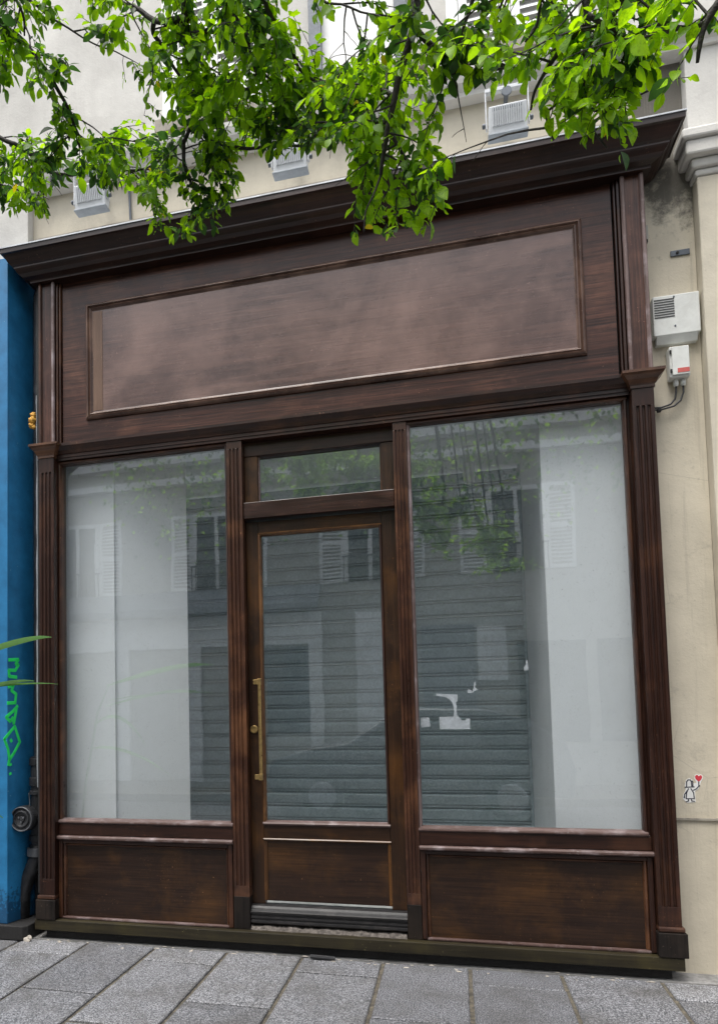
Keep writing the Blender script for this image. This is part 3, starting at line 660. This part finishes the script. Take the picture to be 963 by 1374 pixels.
# ------------------------------------------------------------------ boxes and cables on the right wall
VB = thing('vent_box', (3.77, .1, 3.46), 'flat white plastic box with slotted grille on the right stone wall', 'vent box')
bx0, bx1, bz0, bz1 = 3.645, 3.885, 3.48, 3.715
B(bx0, bx1, .06, .119, bz0, bz1).build('housing', 'white_plastic', VB, bevel=.006)
for k in range(8): B(3.652, 3.755, .0575, .0605, 3.585+k*.0145, 3.5915+k*.0145).build('grille_slot', 'box_under', VB)
for z in (3.53, 3.70): MB().lathe([(.005, .061), (.005, .057), (.002, .056)], (3.755, 0, z), 'y', 10).build('screw', 'steel', VB)
MB().prism([(.119, 3.44), (.085, 3.44), (.062, 3.479), (.119, 3.479)], 'x', 3.66, 3.87).build('bottom_hood', 'white_plastic', VB)
JB = thing('junction_box', (3.77, .1, 3.2), 'small white switch box with red label and two cable glands', 'junction box')
B(3.712, 3.815, .045, .119, 3.225, 3.405).build('body', 'white_plastic', JB, bevel=.008)
B(3.722, 3.811, .036, .0445, 3.235, 3.40).build('lid', 'white_plastic', JB, bevel=.005)
B(3.748, 3.808, .034, .0355, 3.247, 3.272).build('red_label', 'red_label', JB)
for z in (3.262, 3.372): B(3.713, 3.7215, .034, .0445, z-.009, z+.009).build('lid_clip', 'black', JB)
for x in (3.748, 3.786): MB().lathe([(.013, 3.224), (.015, 3.215), (.015, 3.197), (.010, 3.186)], (x, .085, 0), 'z', 12).build('cable_gland', 'white_plastic', JB)
for k, x in enumerate((3.748, 3.786)):
    e = .012*k
    pts = [(x, .085, 3.186), (x-.001, .085, 3.15), (x-.008-.01*k, .085, 3.115-e), (x-.032-.02*k, .087, 3.088-e), (3.67, .09, 3.076-e), (3.64, .092, 3.078-e), (3.61, .095, 3.082-e)]
    MB().tube(pts, .0055, 8).build('cable', 'cable', JB, smooth=True)
B(3.648, 3.668, .08, .11, 3.053, 3.075).build('cable_clip', 'black', JB, bevel=.003)
t = thing('wall_switch', (3.635, .1, 4.05), 'tiny beige switch block high beside the right pilaster', 'switch')
B(3.625, 3.645, .07, .119, 4.07, 4.155).build('block', 'stucco', t, bevel=.003)
B(3.628, 3.642, .072, .118, 4.055, 4.069).build('socket', 'black', t)
t = thing('wall_plate', (3.80, .1, 3.98), 'small grey metal plate screwed to the right stone wall', 'plate')
B(3.765, 3.865, .110, .1195, 3.965, 3.998).build('plate', 'steel', t, bevel=.002)
MB().lathe([(.008, .1095), (.008, .105), (.003, .104)], (3.80, 0, 3.982), 'y', 10).build('screw', 'black', t)

# sticker
ST = thing('heart_sticker', at(930, 1078, .119), 'white stick figure sticker holding a red heart on the stone wall', 'sticker')
sk = lambda L: sc_(L, 860, 980, 4.04)
flat('sticker_backing', sk([(236, 300), (244, 268), (262, 260), (280, 272), (286, 290), (300, 285), (288, 262), (290, 243), (302, 238), (312, 244), (322, 239), (332, 246), (334, 262), (324, 280), (318, 300), (310, 318), (292, 330), (294, 374), (296, 390), (248, 394), (226, 372), (228, 350), (240, 328), (240, 316)]), .1180, 'sticker', parent=ST, th=.0015)
flat('red_heart', sk([(312, 280), (296, 266), (291, 252), (298, 243), (306, 244), (312, 251), (319, 244), (328, 247), (330, 258), (323, 270)]), .1172, 'heart_red', parent=ST)
def ink(L, w=2.4):
    q = [at(u, v, .1176) for u, v in sk(L)]; mb = MB(); e0 = w/4.04*4.72/CF/2*2
    for a, b in zip(q, q[1:]):
        d = (b-a).normalized(); e = d.cross(Vector((0, 1, 0)))*e0; a2, b2 = a-d*e0, b+d*e0
        mb.add([a2-e, a2+e, b2+e, b2-e], [(0, 1, 2, 3)])
    mb.build('ink_line', 'black_ink', ST)
ink([(246, 306), (246, 280), (254, 270), (266, 270), (272, 280), (274, 304)]); ink([(238, 310), (286, 308)]); ink([(256, 318), (246, 340), (244, 372), (288, 372), (284, 340), (270, 318)])
ink([(284, 326), (300, 318), (312, 304), (312, 282)]); ink([(248, 330), (236, 348), (234, 362)]); ink([(256, 374), (256, 384), (246, 388)]); ink([(272, 374), (274, 384), (288, 386)]); ink([(280, 302), (280, 282), (276, 276)])
for u_, v_ in ((234, 364), (314, 302)): flat('ink_hand', [(x, y) for x, y in sk([(u_+5*math.cos(a), v_+5*math.sin(a)) for a in [i*math.pi/4 for i in range(8)]])], .1170, 'black_ink', parent=ST, th=.0004)

# ------------------------------------------------------------------ floodlights above the cornice
def flood(x, z, lab, rot=0.0, w=.21):
    f_ = thing('floodlight', (x, -.1, z-.13), lab, 'floodlight', 'floodlights above the cornice')
    h = w/2; y = -.17
    mb = MB().prism([(y-.01, z-.12), (y+.05, z-.12), (y+.075, z-.02), (y+.05, z+.03), (y-.035, z+.03)], 'x', x-h, x+h)
    hs_ = mb.build('housing', 'floodwhite', f_, bevel=.006)
    for k in range(14):
        xx = x-h+.025+k*(w-.05)/13
        MB().prism([(y-.036, z+.012), (y-.046, z+.012), (y-.024, z-.085), (y-.014, z-.085)], 'x', xx-.0035, xx+.0035).build('cooling_fin', 'floodwhite', hs_)
    MB().prism([(y-.031, z+.018), (y-.0335, z+.018), (y-.0125, z-.09), (y-.010, z-.09)], 'x', x-h+.02, x+h-.02).build('fin_bed', 'flooddark', hs_)
    B(x-h-.006, x+h+.006, y-.02, y+.055, z-.135, z-.1205).build('lens_rim', 'floodrim', f_, bevel=.004)
    br = MB()
    for s in (-1, 1): br.box(x+s*(h+.012)-.004, x+s*(h+.012)+.004, y-.004, y+.026, z-.08, z+.14)
    br.box(x-h-.016, x+h+.016, y-.004, y+.026, z+.1405, z+.165); br.build('bracket', 'floodwhite', f_, bevel=.004)
    MB().tube([(x, y+.01, z+.13), (x, .1, z+.10)], .013, 10).build('arm', 'steel', f_)
    MB().lathe([(.028, y-.012), (.03, y-.004), (.03, y-.0045), (.012, y-.006)], (x, 0, z+.125), 'y', 16).build('knob', 'steel', f_)
    for s in (-1, 1): MB().lathe([(.014, x+s*(h+.018)), (.014, x+s*(h+.034)), (.006, x+s*(h+.036))], (0, y+.01, z-.05), 'x', 12).build('side_knob', 'steel', f_)
    MB().tube([(x-.02, .06, z-.10), (x-.02, .06, 4.6)], .008, 8).build('conduit', 'steel', f_)
flood(2.885, 4.825, 'white floodlight above the right half of the cornice')
flood(1.60, 4.87, 'white floodlight half hidden by leaves above the middle of the cornice')
flood(.235, 4.90, 'white floodlight above the left end of the cornice', w=.22)

# ------------------------------------------------------------------ litter under the base plank
lit = MB()
for k in range(70):
    x = rnd.uniform(-.2, 3.5); y = rnd.uniform(-.13, -.03); q = rnd.uniform(.004, .012)
    bm = bmesh.new(); bmesh.ops.create_icosphere(bm, subdivisions=1, radius=q); ax, ay = rnd.uniform(.6, 2.2), rnd.uniform(.6, 1.5)
    lit.add([(x+v.co.x*ax, y+v.co.y*ay, G-.002+abs(v.co.z)*.6) for v in bm.verts], [tuple(x_.index for x_ in f.verts) for f in bm.faces]); bm.free()
tag(lit.build('litter', 'debris', kind='stuff'), 'scattered pale crumbs and litter under the base plank', 'litter')
o = tag(MB().tube([at(416, 1277, -.09), at(449, 1280, -.09)], .012, 8).build('black_tube', 'cable'), 'short black tube lying under the door step', 'tube'); o.location.z = G+.001
o = MB()
for c_ in ((-.28, -.115, -.085, .03), (-.262, -.12, -.065, .018)):
    bm = bmesh.new(); bmesh.ops.create_icosphere(bm, subdivisions=2, radius=c_[3])
    o.add([Vector(c_[:3])+Vector((v.co.x, v.co.y*.5, v.co.z*.8))*(1+.5*noise.noise(v.co*60)) for v in bm.verts], [tuple(x_.index for x_ in f.verts) for f in bm.faces]); bm.free()
tag(o.build('plaster_lump', 'debris'), 'broken pale plaster lump at the left foot of the shopfront', 'rubble')

# ------------------------------------------------------------------ pot plant reaching in on the left
PP = thing('pot_plant', (-.55, -1.0, G), 'green long-leaved pot plant reaching in at the left edge', 'plant')
MB().lathe([(.13, G+.002), (.17, G+.32), (.185, G+.33), (.185, G+.36), (.15, G+.36), (.14, G+.30)], (-.55, -1.0, 0), 'z').build('pot', 'pot', PP)
MB().tube([(-.55, -1.0, G+.3), (-.5, -1.02, .8), (-.40, -1.05, 1.4), (-.30, -1.06, 1.62)], [.012, .01, .008, .005], 8).build('stem', 'leaf_plant', PP)
def blade(p0, p1, p2, w, name='leaf', parent=PP, mat='leaf_plant'):
    p0, p1, p2 = Vector(p0), Vector(p1), Vector(p2); n = 12; vs_ = []; fs = []
    for i in range(n+1):
        t_ = i/n; c = p0*(1-t_)**2 + p1*2*t_*(1-t_) + p2*t_*t_; d = (p1-p0)*(1-t_)+(p2-p1)*t_
        s = d.cross(Vector((.15, -1, .55))).normalized(); ww = w*math.sin(math.pi*min(.98, t_*.93+.07))**.8
        up_ = d.cross(s).normalized()
        vs_ += [c-s*ww+up_*ww*.3, c, c+s*ww+up_*ww*.3]
    for i in range(n): fs += [(3*i, 3*i+1, 3*i+4, 3*i+3), (3*i+1, 3*i+2, 3*i+5, 3*i+4)]
    MB().add(vs_, fs).build(name, mat, parent, smooth=True)
blade((-.32, -1.06, 1.62), at(25, 850, -1.15), at(69, 855, -1.25), .022)
blade((-.32, -1.06, 1.5), at(20, 912, -1.1), at(78, 918, -1.2), .007)
blade((-.34, -1.06, 1.45), at(12, 908, -1.1), at(46, 914, -1.2), .014)
blade((-.42, -1.05, 1.3), (-.25, -1.2, 1.5), (-.05, -1.25, 1.1), .02)
blade((-.45, -1.04, 1.1), (-.2, -1.2, 1.15), at(4, 1098, -1.15), .018)

# ------------------------------------------------------------------ tree overhanging the shop
TR = thing('street_tree', (-4.0, -4.2, G), 'leafy green street tree whose branches hang over the shopfront', 'tree')
limb = MB()
limb.tube([(-4, -4.2, G), (-3.95, -4.2, 1.5), (-3.8, -4.15, 3.0), (-3.5, -4.0, 4.2), (-2.6, -3.7, 5.1), (-1.0, -3.4, 5.6), (.8, -3.3, 5.7), (2.2, -3.3, 5.55), (3.6, -3.3, 5.3), (4.6, -3.3, 5.0)],
          [.17, .15, .14, .12, .10, .085, .07, .055, .04, .02], 12)
limb.tube([(-3.7, -4.1, 3.6), (-2.5, -5.0, 5.2), (-.5, -5.8, 6.0), (2.0, -6.0, 6.2), (4.5, -5.9, 6.0)], [.11, .09, .07, .05, .02], 10)
limb.tube([(-4, -4.2, 2.8), (-4.6, -4.0, 4.5), (-5.0, -4.2, 6.0)], [.10, .07, .04], 10)
limb.build('trunk', 'bark', TR, smooth=True)
# (photo polyline, depth y at start, depth y at end, start radius, twig density)
BR = [
 ([(243,-60),(248,0),(252,40),(262,90),(270,128),(262,160),(245,192)], -2.35, -2.1, .018, 10),
 ([(245,192),(248,225),(262,262),(275,295)], -2.1, -2.0, .008, 9),
 ([(248,24),(205,24),(168,2),(120,-30)], -2.33, -2.2, .012, 5),
 ([(205,26),(204,40),(220,62),(235,92),(248,112),(262,124)], -2.3, -2.12, .009, 5),
 ([(270,118),(300,116),(330,120),(380,132),(420,140)], -2.15, -2.0, .007, 9),
 ([(268,172),(290,188),(312,194),(360,197),(400,195),(440,186),(480,170)], -2.1, -1.9, .008, 8),
 ([(258,42),(290,44),(315,58),(345,90),(375,120),(400,150)], -2.3, -2.1, .008, 12),
 ([(310,-40),(310,0),(325,40),(335,70),(345,100)], -2.5, -2.3, .009, 12),
 ([(345,-40),(360,10),(385,50),(400,90),(430,120),(440,150)], -2.4, -2.1, .009, 12),
 ([(-30,170),(10,188),(40,205),(60,226),(95,233),(130,226),(165,228),(200,222),(220,208)], -1.9, -1.75, .010, 10),
 ([(195,225),(200,250),(208,280)], -1.8, -1.8, .005, 9),
 ([(-30,20),(20,45),(55,85),(80,120),(98,160),(108,200)], -2.5, -2.2, .011, 13),
 ([(-20,-20),(30,-5),(65,20),(100,45),(130,60)], -2.4, -2.2, .006, 5),
 ([(-20,-30),(10,-10),(30,20),(35,50)], -2.6, -2.5, .008, 16),
 ([(95,170),(120,190),(150,185),(190,190)], -2.1, -1.9, .005, 10),
 ([(-20,240),(10,250),(40,262),(60,262)], -1.8, -1.7, .005, 7),
 ([(562,-60),(556,10),(548,55),(535,105),(522,160),(514,210),(512,235)], -2.6, -2.4, .015, 8),
 ([(512,235),(500,262),(488,285),(486,310)], -2.4, -2.4, .004, 7),
 ([(522,180),(545,215),(575,235),(590,262)], -2.4, -2.3, .006, 14),
 ([(548,30),(575,55),(595,70),(612,95),(650,98),(690,88)], -2.55, -2.4, .009, 11),
 ([(530,130),(500,110),(470,95),(450,100)], -2.45, -2.3, .006, 12),
 ([(520,165),(490,165),(455,160),(430,165)], -2.4, -2.2, .006, 14),
 ([(520,190),(500,205),(470,205)], -2.4, -2.3, .005, 11),
 ([(640,-30),(630,15),(612,60),(600,80)], -2.6, -2.5, .007, 10),
 ([(790,-60),(786,20),(782,80),(779,140),(784,170)], -2.75, -2.6, .010, 12),
 ([(784,160),(800,180),(812,200)], -2.6, -2.6, .004, 9),
 ([(783,30),(755,60),(735,90),(720,120),(715,145)], -2.75, -2.65, .007, 12),
 ([(780,110),(755,130),(735,150),(742,185)], -2.65, -2.6, .005, 12),
 ([(784,20),(810,35),(835,50),(850,70),(860,90)], -2.8, -2.75, .006, 13),
 ([(780,145),(810,150),(835,140),(870,120)], -2.65, -2.6, .004, 6),
 ([(980,-20),(960,10),(945,35),(936,65),(932,85)], -3.0, -2.95, .009, 9),
 ([(945,32),(915,36),(885,36),(850,45)], -2.95, -2.85, .006, 13),
 ([(720,-40),(725,0),(720,40),(705,60)], -2.7, -2.6, .006, 12),
 ([(850,-40),(840,-10),(825,20),(815,45)], -2.8, -2.7, .006, 13),
 ([(690,-30),(672,5),(665,40)], -2.65, -2.55, .005, 8),
 ([(420,-40),(430,-5),(470,10),(520,22),(546,26)], -2.2, -2.3, .005, 6),
]
TOPS = []
leaves = []     # (position, direction, normal, length, kind)
branch_objs = MB()
def smooth_line(pts, n):
    out = []
    for i in range(len(pts)-1):
        p0, p1, p2, p3 = pts[max(i-1, 0)], pts[i], pts[i+1], pts[min(i+2, len(pts)-1)]
        for k in range(n):
            t_ = k/n; out.append(.5*((2*p1)+(p2-p0)*t_+(2*p0-5*p1+4*p2-p3)*t_*t_+(3*p1-p0-3*p2+p3)*t_**3))
    return out+[pts[-1]]
GAPS = [(690, 963, 208, 420), (845, 963, 132, 420), (0, 700, 318, 420), (325, 470, 215, 330), (600, 735, 150, 420), (102, 166, 62, 155), (598, 716, 108, 205), (430, 478, 20, 75), (0, 70, 120, 182), (330, 470, 205, 300), (60, 190, 252, 400), (0, 60, 285, 400), (210, 330, 322, 400), (420, 470, 190, 300)]
def leaf(p, d, kind='leaf'):
    u_, v_ = px(p)
    for a, b, c, e in GAPS:
        if a < u_ < b and c < v_ < e and rnd.random() < .88: return
    n_ = Vector((rnd.gauss(0, .55), rnd.gauss(-.25, .5), 1.0)).normalized()
    leaves.append((p, d.normalized(), n_, rnd.uniform(.023, .045)*rnd.choice((.55, .8, 1, 1, 1.28)), kind))
tw_ = MB()
def ingap(p):
    uq, vq = px(p); return any(a_ < uq < b_ and c_ < vq < e_ for a_, b_, c_, e_ in GAPS)
def twig(p, d, ln, thin=1.0):
    q = [p]; dd = d
    for s in range(4):
        dd = (dd+Vector((rnd.gauss(0, .15), rnd.gauss(0, .15), -.12))).normalized(); q.append(q[-1]+dd*ln/4)
    if ingap(q[-1]) and rnd.random() < .92: return
    tw_.tube(q, [.0018*thin, .0015*thin, .0012*thin, .001, .0007], 5)
    sd_ = 1; m_ = int(ln/.0185)+2
    for s in range(m_):
        t_ = (s+.6)/m_*4; a = min(3, int(t_)); c = q[a].lerp(q[a+1], t_-a); ax = (q[a+1]-q[a]).normalized()
        side = ax.cross(Vector((rnd.gauss(0, .4), rnd.gauss(0, .4), 1))).normalized()*sd_; sd_ = -sd_
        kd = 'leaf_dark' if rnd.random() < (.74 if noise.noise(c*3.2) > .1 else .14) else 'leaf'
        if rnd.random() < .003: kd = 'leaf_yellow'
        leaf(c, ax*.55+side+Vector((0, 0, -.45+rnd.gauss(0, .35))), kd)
    leaf(q[-1], dd+Vector((0, 0, -.3)))
for pts, y0, y1, rad, dens in BR:
    n = len(pts); P3 = [at(u_, v_, y0+(y1-y0)*i/(n-1)) for i, (u_, v_) in enumerate(pts)]
    L3 = smooth_line(P3, 4)
    L3 = [p + Vector((noise.noise(p*9), noise.noise(p*9+Vector((5, 0, 0))), noise.noise(p*9+Vector((0, 5, 0)))))*.012 for p in L3]
    rr = [max(.0026, rad*(1-.65*i/(len(L3)-1))) for i in range(len(L3))]
    mb = MB().tube(L3, rr, 8); mb.build('branch', 'bark', TR, smooth=True)
    if min(v_ for u_, v_ in pts) < -10: TOPS.append((L3[0] if pts[0][1] < 0 else L3[-1], rad))
    for i in range(len(L3)-1):
        seg = L3[i+1]-L3[i]
        for k in range(int(seg.length*dens*1.6 + rnd.random())):
            p = L3[i]+seg*rnd.random(); d = (seg.normalized()*.5+Vector((rnd.gauss(0, .75), rnd.gauss(0, .55), rnd.gauss(-.25, .6)))).normalized()
            twig(p, d, rnd.uniform(.05, .14))
        for k in range(int(seg.length*dens*2.15 + rnd.random())):          # side sprays
            p = L3[i]+seg*rnd.random(); d = (seg.normalized()*.4+Vector((rnd.gauss(0, .8), rnd.gauss(0, .35), rnd.gauss(-.1, .6)))).normalized()
            ln = rnd.uniform(.12, .30); q = [p]
            for s in range(6):
                d = (d+Vector((rnd.gauss(0, .16), rnd.gauss(0, .12), -.07))).normalized(); q.append(q[-1]+d*ln/6)
            if ingap(q[-1]) and rnd.random() < .9: continue
            tw_.tube(q, [.0032-.0004*z for z in range(7)], 5)
            for s in range(1, 7):
                for z in range(2 if s > 2 else 1):
                    if rnd.random() < .85: twig(q[s], (d*.5+Vector((rnd.gauss(0, .8), rnd.gauss(0, .5), rnd.gauss(-.2, .5)))).normalized(), rnd.uniform(.035, .085), .7)
for pt, rad in TOPS:      # join the hanging branches to the limb above
    lim = Vector((pt.x-.5, -3.3, 5.6 if pt.x < 3 else 5.4)); mid = pt.lerp(lim, .5)+Vector((.1, .25, .2))
    JL = smooth_line([pt, mid, lim], 5)
    MB().tube(JL, [rad*(1+.6*i/10) for i in range(11)], 8).build('branch', 'bark', TR, smooth=True)
    for q in JL[2:]:
        for k in range(9):
            leaves.append((q+Vector((rnd.gauss(0, .13), rnd.gauss(0, .13), rnd.gauss(-.03, .12))), Vector((rnd.gauss(0, 1), rnd.gauss(0, 1), -.6)).normalized(), Vector((rnd.gauss(0, .6), rnd.gauss(0, .6), 1)).normalized(), rnd.uniform(.03, .05), 'leaf_dark' if k % 2 else 'leaf'))
tw_.build('twigs', 'bark', TR, kind='stuff')
n_front = len(leaves)
# the part of the crown behind the camera, seen only as a reflection in the glass
for k in range(230):
    c = Vector((rnd.uniform(-2.6, 4.6), rnd.uniform(-6.6, -4.9), 0)); c.z = 4.7 + abs(rnd.gauss(0, .7)) - (.8 if rnd.random() < .25 else 0)
    for j in range(14):
        p = c+Vector((rnd.gauss(0, .22), rnd.gauss(0, .22), rnd.gauss(0, .2)))
        leaves.append((p, Vector((rnd.gauss(0, 1), rnd.gauss(0, 1), -.7)).normalized(), Vector((rnd.gauss(0, .6), rnd.gauss(0, .6), 1)).normalized(), rnd.uniform(.05, .08), 'leaf_dark' if j % 2 else 'leaf'))
for k in range(60):
    c = Vector((-4.3+rnd.gauss(0, 1.0), -4.2+rnd.gauss(0, .9), 5.6+rnd.gauss(0, .6)))
    for j in range(12):
        leaves.append((c+Vector((rnd.gauss(0, .25), rnd.gauss(0, .25), rnd.gauss(0, .22))), Vector((rnd.gauss(0, 1), rnd.gauss(0, 1), -.7)).normalized(), Vector((rnd.gauss(0, .6), rnd.gauss(0, .6), 1)).normalized(), .06, 'leaf_dark' if j % 2 else 'leaf'))
LV = [(0, 0, 0), (.10, 0, .0)]
def leaf_shape(curl, wid, fold):
    st = [0, .12, .32, .55, .78, .93, 1.0]; ww = [.03, .45, .92, 1.0, .66, .25, 0]
    vs_, fs = [], []
    for s, w_ in zip(st, ww):
        z = -curl*s*s
        vs_ += [(s, -w_*wid, z+fold*w_*wid), (s, 0, z), (s, w_*wid, z+fold*w_*wid)]
    for i in range(len(st)-1): fs += [(3*i, 3*i+1, 3*i+4, 3*i+3), (3*i+1, 3*i+2, 3*i+5, 3*i+4)]
    return vs_, fs
SH = [leaf_shape(.12, .29, .35), leaf_shape(.25, .32, .15), leaf_shape(-.05, .26, .55), leaf_shape(.45, .30, .3)]
def frame(d, n_):
    x = d; y = n_.cross(x); y = y.normalized() if y.length > .05 else x.orthogonal().normalized(); z = x.cross(y); return x, y, z
leafmesh = {}
for kd in ('leaf', 'leaf_dark', 'leaf_yellow'):
    for i, (vs_, fs) in enumerate(SH):
        me = bpy.data.meshes.new('leaf'); me.from_pydata([tuple(v) for v in vs_], [], fs); me.materials.append(M[kd]); me.polygons.foreach_set('use_smooth', [True]*len(fs)); leafmesh[kd, i] = me
def seen(i):
    u_, v_ = px(leaves[i][0])
    return -5 < u_ < 968 and -5 < v_ < 400
order = sorted([i for i in range(n_front) if seen(i)], key=lambda i: -(leaves[i][3]/(leaves[i][0]-CPOS).length))
big = set(order[:300]); tl_ = world(TR)
rest = {k: MB() for k in ('leaf', 'leaf_dark', 'leaf_yellow')}
for i, (p, d, n_, ln, kd) in enumerate(leaves):
    x, y, z = frame(d, n_); si = i % 4
    if i in big:
        o = bpy.data.objects.new('leaf', leafmesh[kd, si]); COL.objects.link(o); o.parent = TR
        o.matrix_local = Matrix(((x.x*ln, y.x*ln, z.x*ln, p.x-tl_.x), (x.y*ln, y.y*ln, z.y*ln, p.y-tl_.y), (x.z*ln, y.z*ln, z.z*ln, p.z-tl_.z), (0, 0, 0, 1)))
    else:
        vs_, fs = SH[si]; rest[kd].add([p+(x*a+y*b+z*c)*ln for a, b, c in vs_], fs)
for kd, mb in rest.items():
    if mb.v: 
        b = len(mb.v); o0 = tl_
        me = bpy.data.meshes.new('foliage'); me.from_pydata([tuple(Vector(q)-o0) for q in mb.v], [], mb.f); me.materials.append(M[kd]); me.polygons.foreach_set('use_smooth', [True]*len(me.polygons))
        o = bpy.data.objects.new('foliage', me); COL.objects.link(o); o.parent = TR; o['kind'] = 'stuff'

# ------------------------------------------------------------------ across the street (seen as reflections in the glass)
OB = thing('apartment_building', (0, -11, G), 'pale building with white shutters and awning, mirrored in the shop glass', 'building')
Y = -10.6
B(-14, 16, Y-4, Y, -.2, 6.9).build('wall', 'stucco', OB)
B(-14, 16, Y+.001, Y+.18, 6.3, 6.45).build('string_course', 'white_paint', OB)
B(-14, 16, Y+.001, Y+.25, 6.75, 6.92).build('roof_cornice', 'white_paint', OB)
for xc in (-5.6, -2.3, .95, 3.75, 7.4):
    for z0, z1 in ((3.98, 5.65),):
        w_ = B(xc-.55, xc-.45, Y+.001, Y+.06, z0, z1); w_.box(xc+.45, xc+.55, Y+.001, Y+.06, z0, z1); w_.box(xc-.45, xc+.45, Y+.001, Y+.06, z1-.08, z1); w_.box(xc-.04, xc+.04, Y+.001, Y+.06, z0, z1-.08)
        o = w_.build('window', 'white_paint', OB)
        B(xc-.45, xc+.45, Y+.0005, Y+.02, z0, z1-.08).build('pane', 'darkglass', o)
        for s in (-1, 1):
            a = xc+s*.56; b = xc+s*1.06; a, b = min(a, b), max(a, b)
            f_ = B(a, a+.06, Y+.001, Y+.05, z0, z1); f_.box(b-.06, b, Y+.001, Y+.05, z0, z1); f_.box(a+.06, b-.06, Y+.001, Y+.05, z1-.07, z1); f_.box(a+.06, b-.06, Y+.001, Y+.05, z0, z0+.07); f_.box(a+.06, b-.06, Y+.001, Y+.05, (z0+z1)/2-.04, (z0+z1)/2+.04)
            o = f_.build('shutter', 'white_paint', OB); sl_ = MB(); nz = int((z1-z0-.15)/.075)
            for k in range(nz):
                z = z0+.075+k*.075; sl_.prism([(Y+.004, z), (Y+.045, z-.03), (Y+.045, z-.02), (Y+.004, z+.012)], 'x', a+.061, b-.061)
            sl_.build('louvre_slats', 'white_paint', o)
        rail = MB()
        for k in range(12): rail.box(xc-.55+k*.1-.008, xc-.55+k*.1+.008, Y+.10, Y+.116, z0, z0+.5)
        rail.box(xc-.58, xc+.58, Y+.09, Y+.12, z0+.5, z0+.53); rail.build('window_rail', 'black', OB)
# awning and shopfront opposite
aw = MB(); xs = [-6.3+i*.062 for i in range(101)]
MB().prism([(Y+.02, 4.0), (Y+.45, 3.55), (Y+.45, 3.53), (Y+.02, 3.97)], 'x', -6.3, -.1).build('awning', 'awning', OB)
for a, b in zip(xs, xs[1:]):
    za = 3.43-.05*abs(math.sin(a*8)); zb = 3.43-.05*abs(math.sin(b*8))
    aw.add([(a, Y+.455, 3.55), (b, Y+.455, 3.55), (b, Y+.455, zb), (a, Y+.455, za), (a, Y+.445, 3.55), (b, Y+.445, 3.55), (b, Y+.445, zb), (a, Y+.445, za)], [(0, 1, 2, 3), (7, 6, 5, 4), (3, 2, 6, 7)])
aw.build('awning_valance', 'awning', OB)
sfp = B(-6.3, -.1, Y+.001, Y+.12, 2.75, 3.4)
for x in (-6.3, -4.6, -2.95, -.38): sfp.box(x, x+.27, Y+.001, Y+.12, -.09, 2.749)
sfp.build('white_shop_frame', 'white_paint', OB)
for x in (-6.0, -4.3, -2.65, -1.5):
    B(x, x+(1.38 if x < -4.5 else 1.1), Y+.0005, Y+.03, .9, 2.7).build('shop_window', 'darkglass' if x > -1.6 else 'stucco', OB)
B(.6, 1.5, Y+.001, Y+.08, -.09, 3.35).build('door', 'white_paint', OB)
B(1.9, 2.9, Y+.001, Y+.05, -.09, 3.0).build('door', 'awning', OB)
B(2.95, 3.5, Y+.001, Y+.06, 1.9, 2.93).build('wall_panel', 'white_paint', OB)
for x in (3.7, 5.1, 6.5):
    B(x, x+1.2, Y+.001, Y+.05, .7, 2.6).build('shop_window', 'darkglass', OB)

# parked car
CAR = thing('parked_car', (1.9, -7.2, -.22), 'dark grey parked car across the road, mirrored low in the shop glass', 'car')
side = [(-.25, .35), (-.30, .62), (-.22, .86), (.35, 1.02), (.95, 1.10), (1.55, 1.52), (2.0, 1.60), (2.9, 1.58), (3.5, 1.40), (3.95, 1.08), (4.05, .7), (4.0, .35)]
def carsec(w, inset):
    return side
mb = MB(); cols = []
for yy, sc1, top_in in ((-.80, .97, .0), (-.74, 1.0, 0), (0, 1.0, 0), (.74, 1.0, 0), (.80, .97, 0)):
    cols.append([(x, yy if z < 1.12 else yy*(1-.22*min(1, (z-1.1)/.45)), -.22+z) for x, z in side])
n = len(side)
vs_ = [p for c in cols for p in c]; vs_ = [(x, -7.2+y, z) for x, y, z in vs_]
fs = [(k*n+i, k*n+(i+1) % n, (k+1)*n+(i+1) % n, (k+1)*n+i) for k in range(4) for i in range(n)] + [tuple(range(n))[::-1], tuple(range(4*n, 5*n))]
o = MB().add(vs_, fs).build('body', 'carpaint', CAR, bevel=.05, smooth=True)
for s in (-1, 1):
    yy = -7.2+s*.735
    MB().add([(1.12, yy+s*.045, .93), (1.62, yy-s*.03, 1.24), (2.35, yy-s*.045, 1.29), (2.35, yy+s*.045, .93)], [(0, 1, 2, 3)]).build('side_window', 'darkglass', CAR)
    MB().add([(2.43, yy+s*.045, .93), (2.43, yy-s*.045, 1.29), (2.95, yy-s*.045, 1.27), (3.45, yy-s*.0, 1.1), (3.5, yy+s*.045, .93)], [(0, 1, 2, 3, 4)]).build('side_window', 'darkglass', CAR)
    for x in (.55, 3.2):
        w_ = MB().lathe([(.20, yy+s*.10), (.32, yy+s*.10), (.32, yy-s*.10), (.2, yy-s*.10)], (x, 0, .10), 'y', 28).build('wheel', 'rubber', CAR)
        MB().lathe([(.21, yy+s*.105), (.19, yy+s*.115), (.05, yy+s*.11), (.01, yy+s*.11)], (x, 0, .10), 'y', 20).build('rim', 'chrome', w_)
    B(-.27, -.2, yy-.16, yy+.02, .42, .56).build('headlight', 'chrome', CAR, bevel=.01)
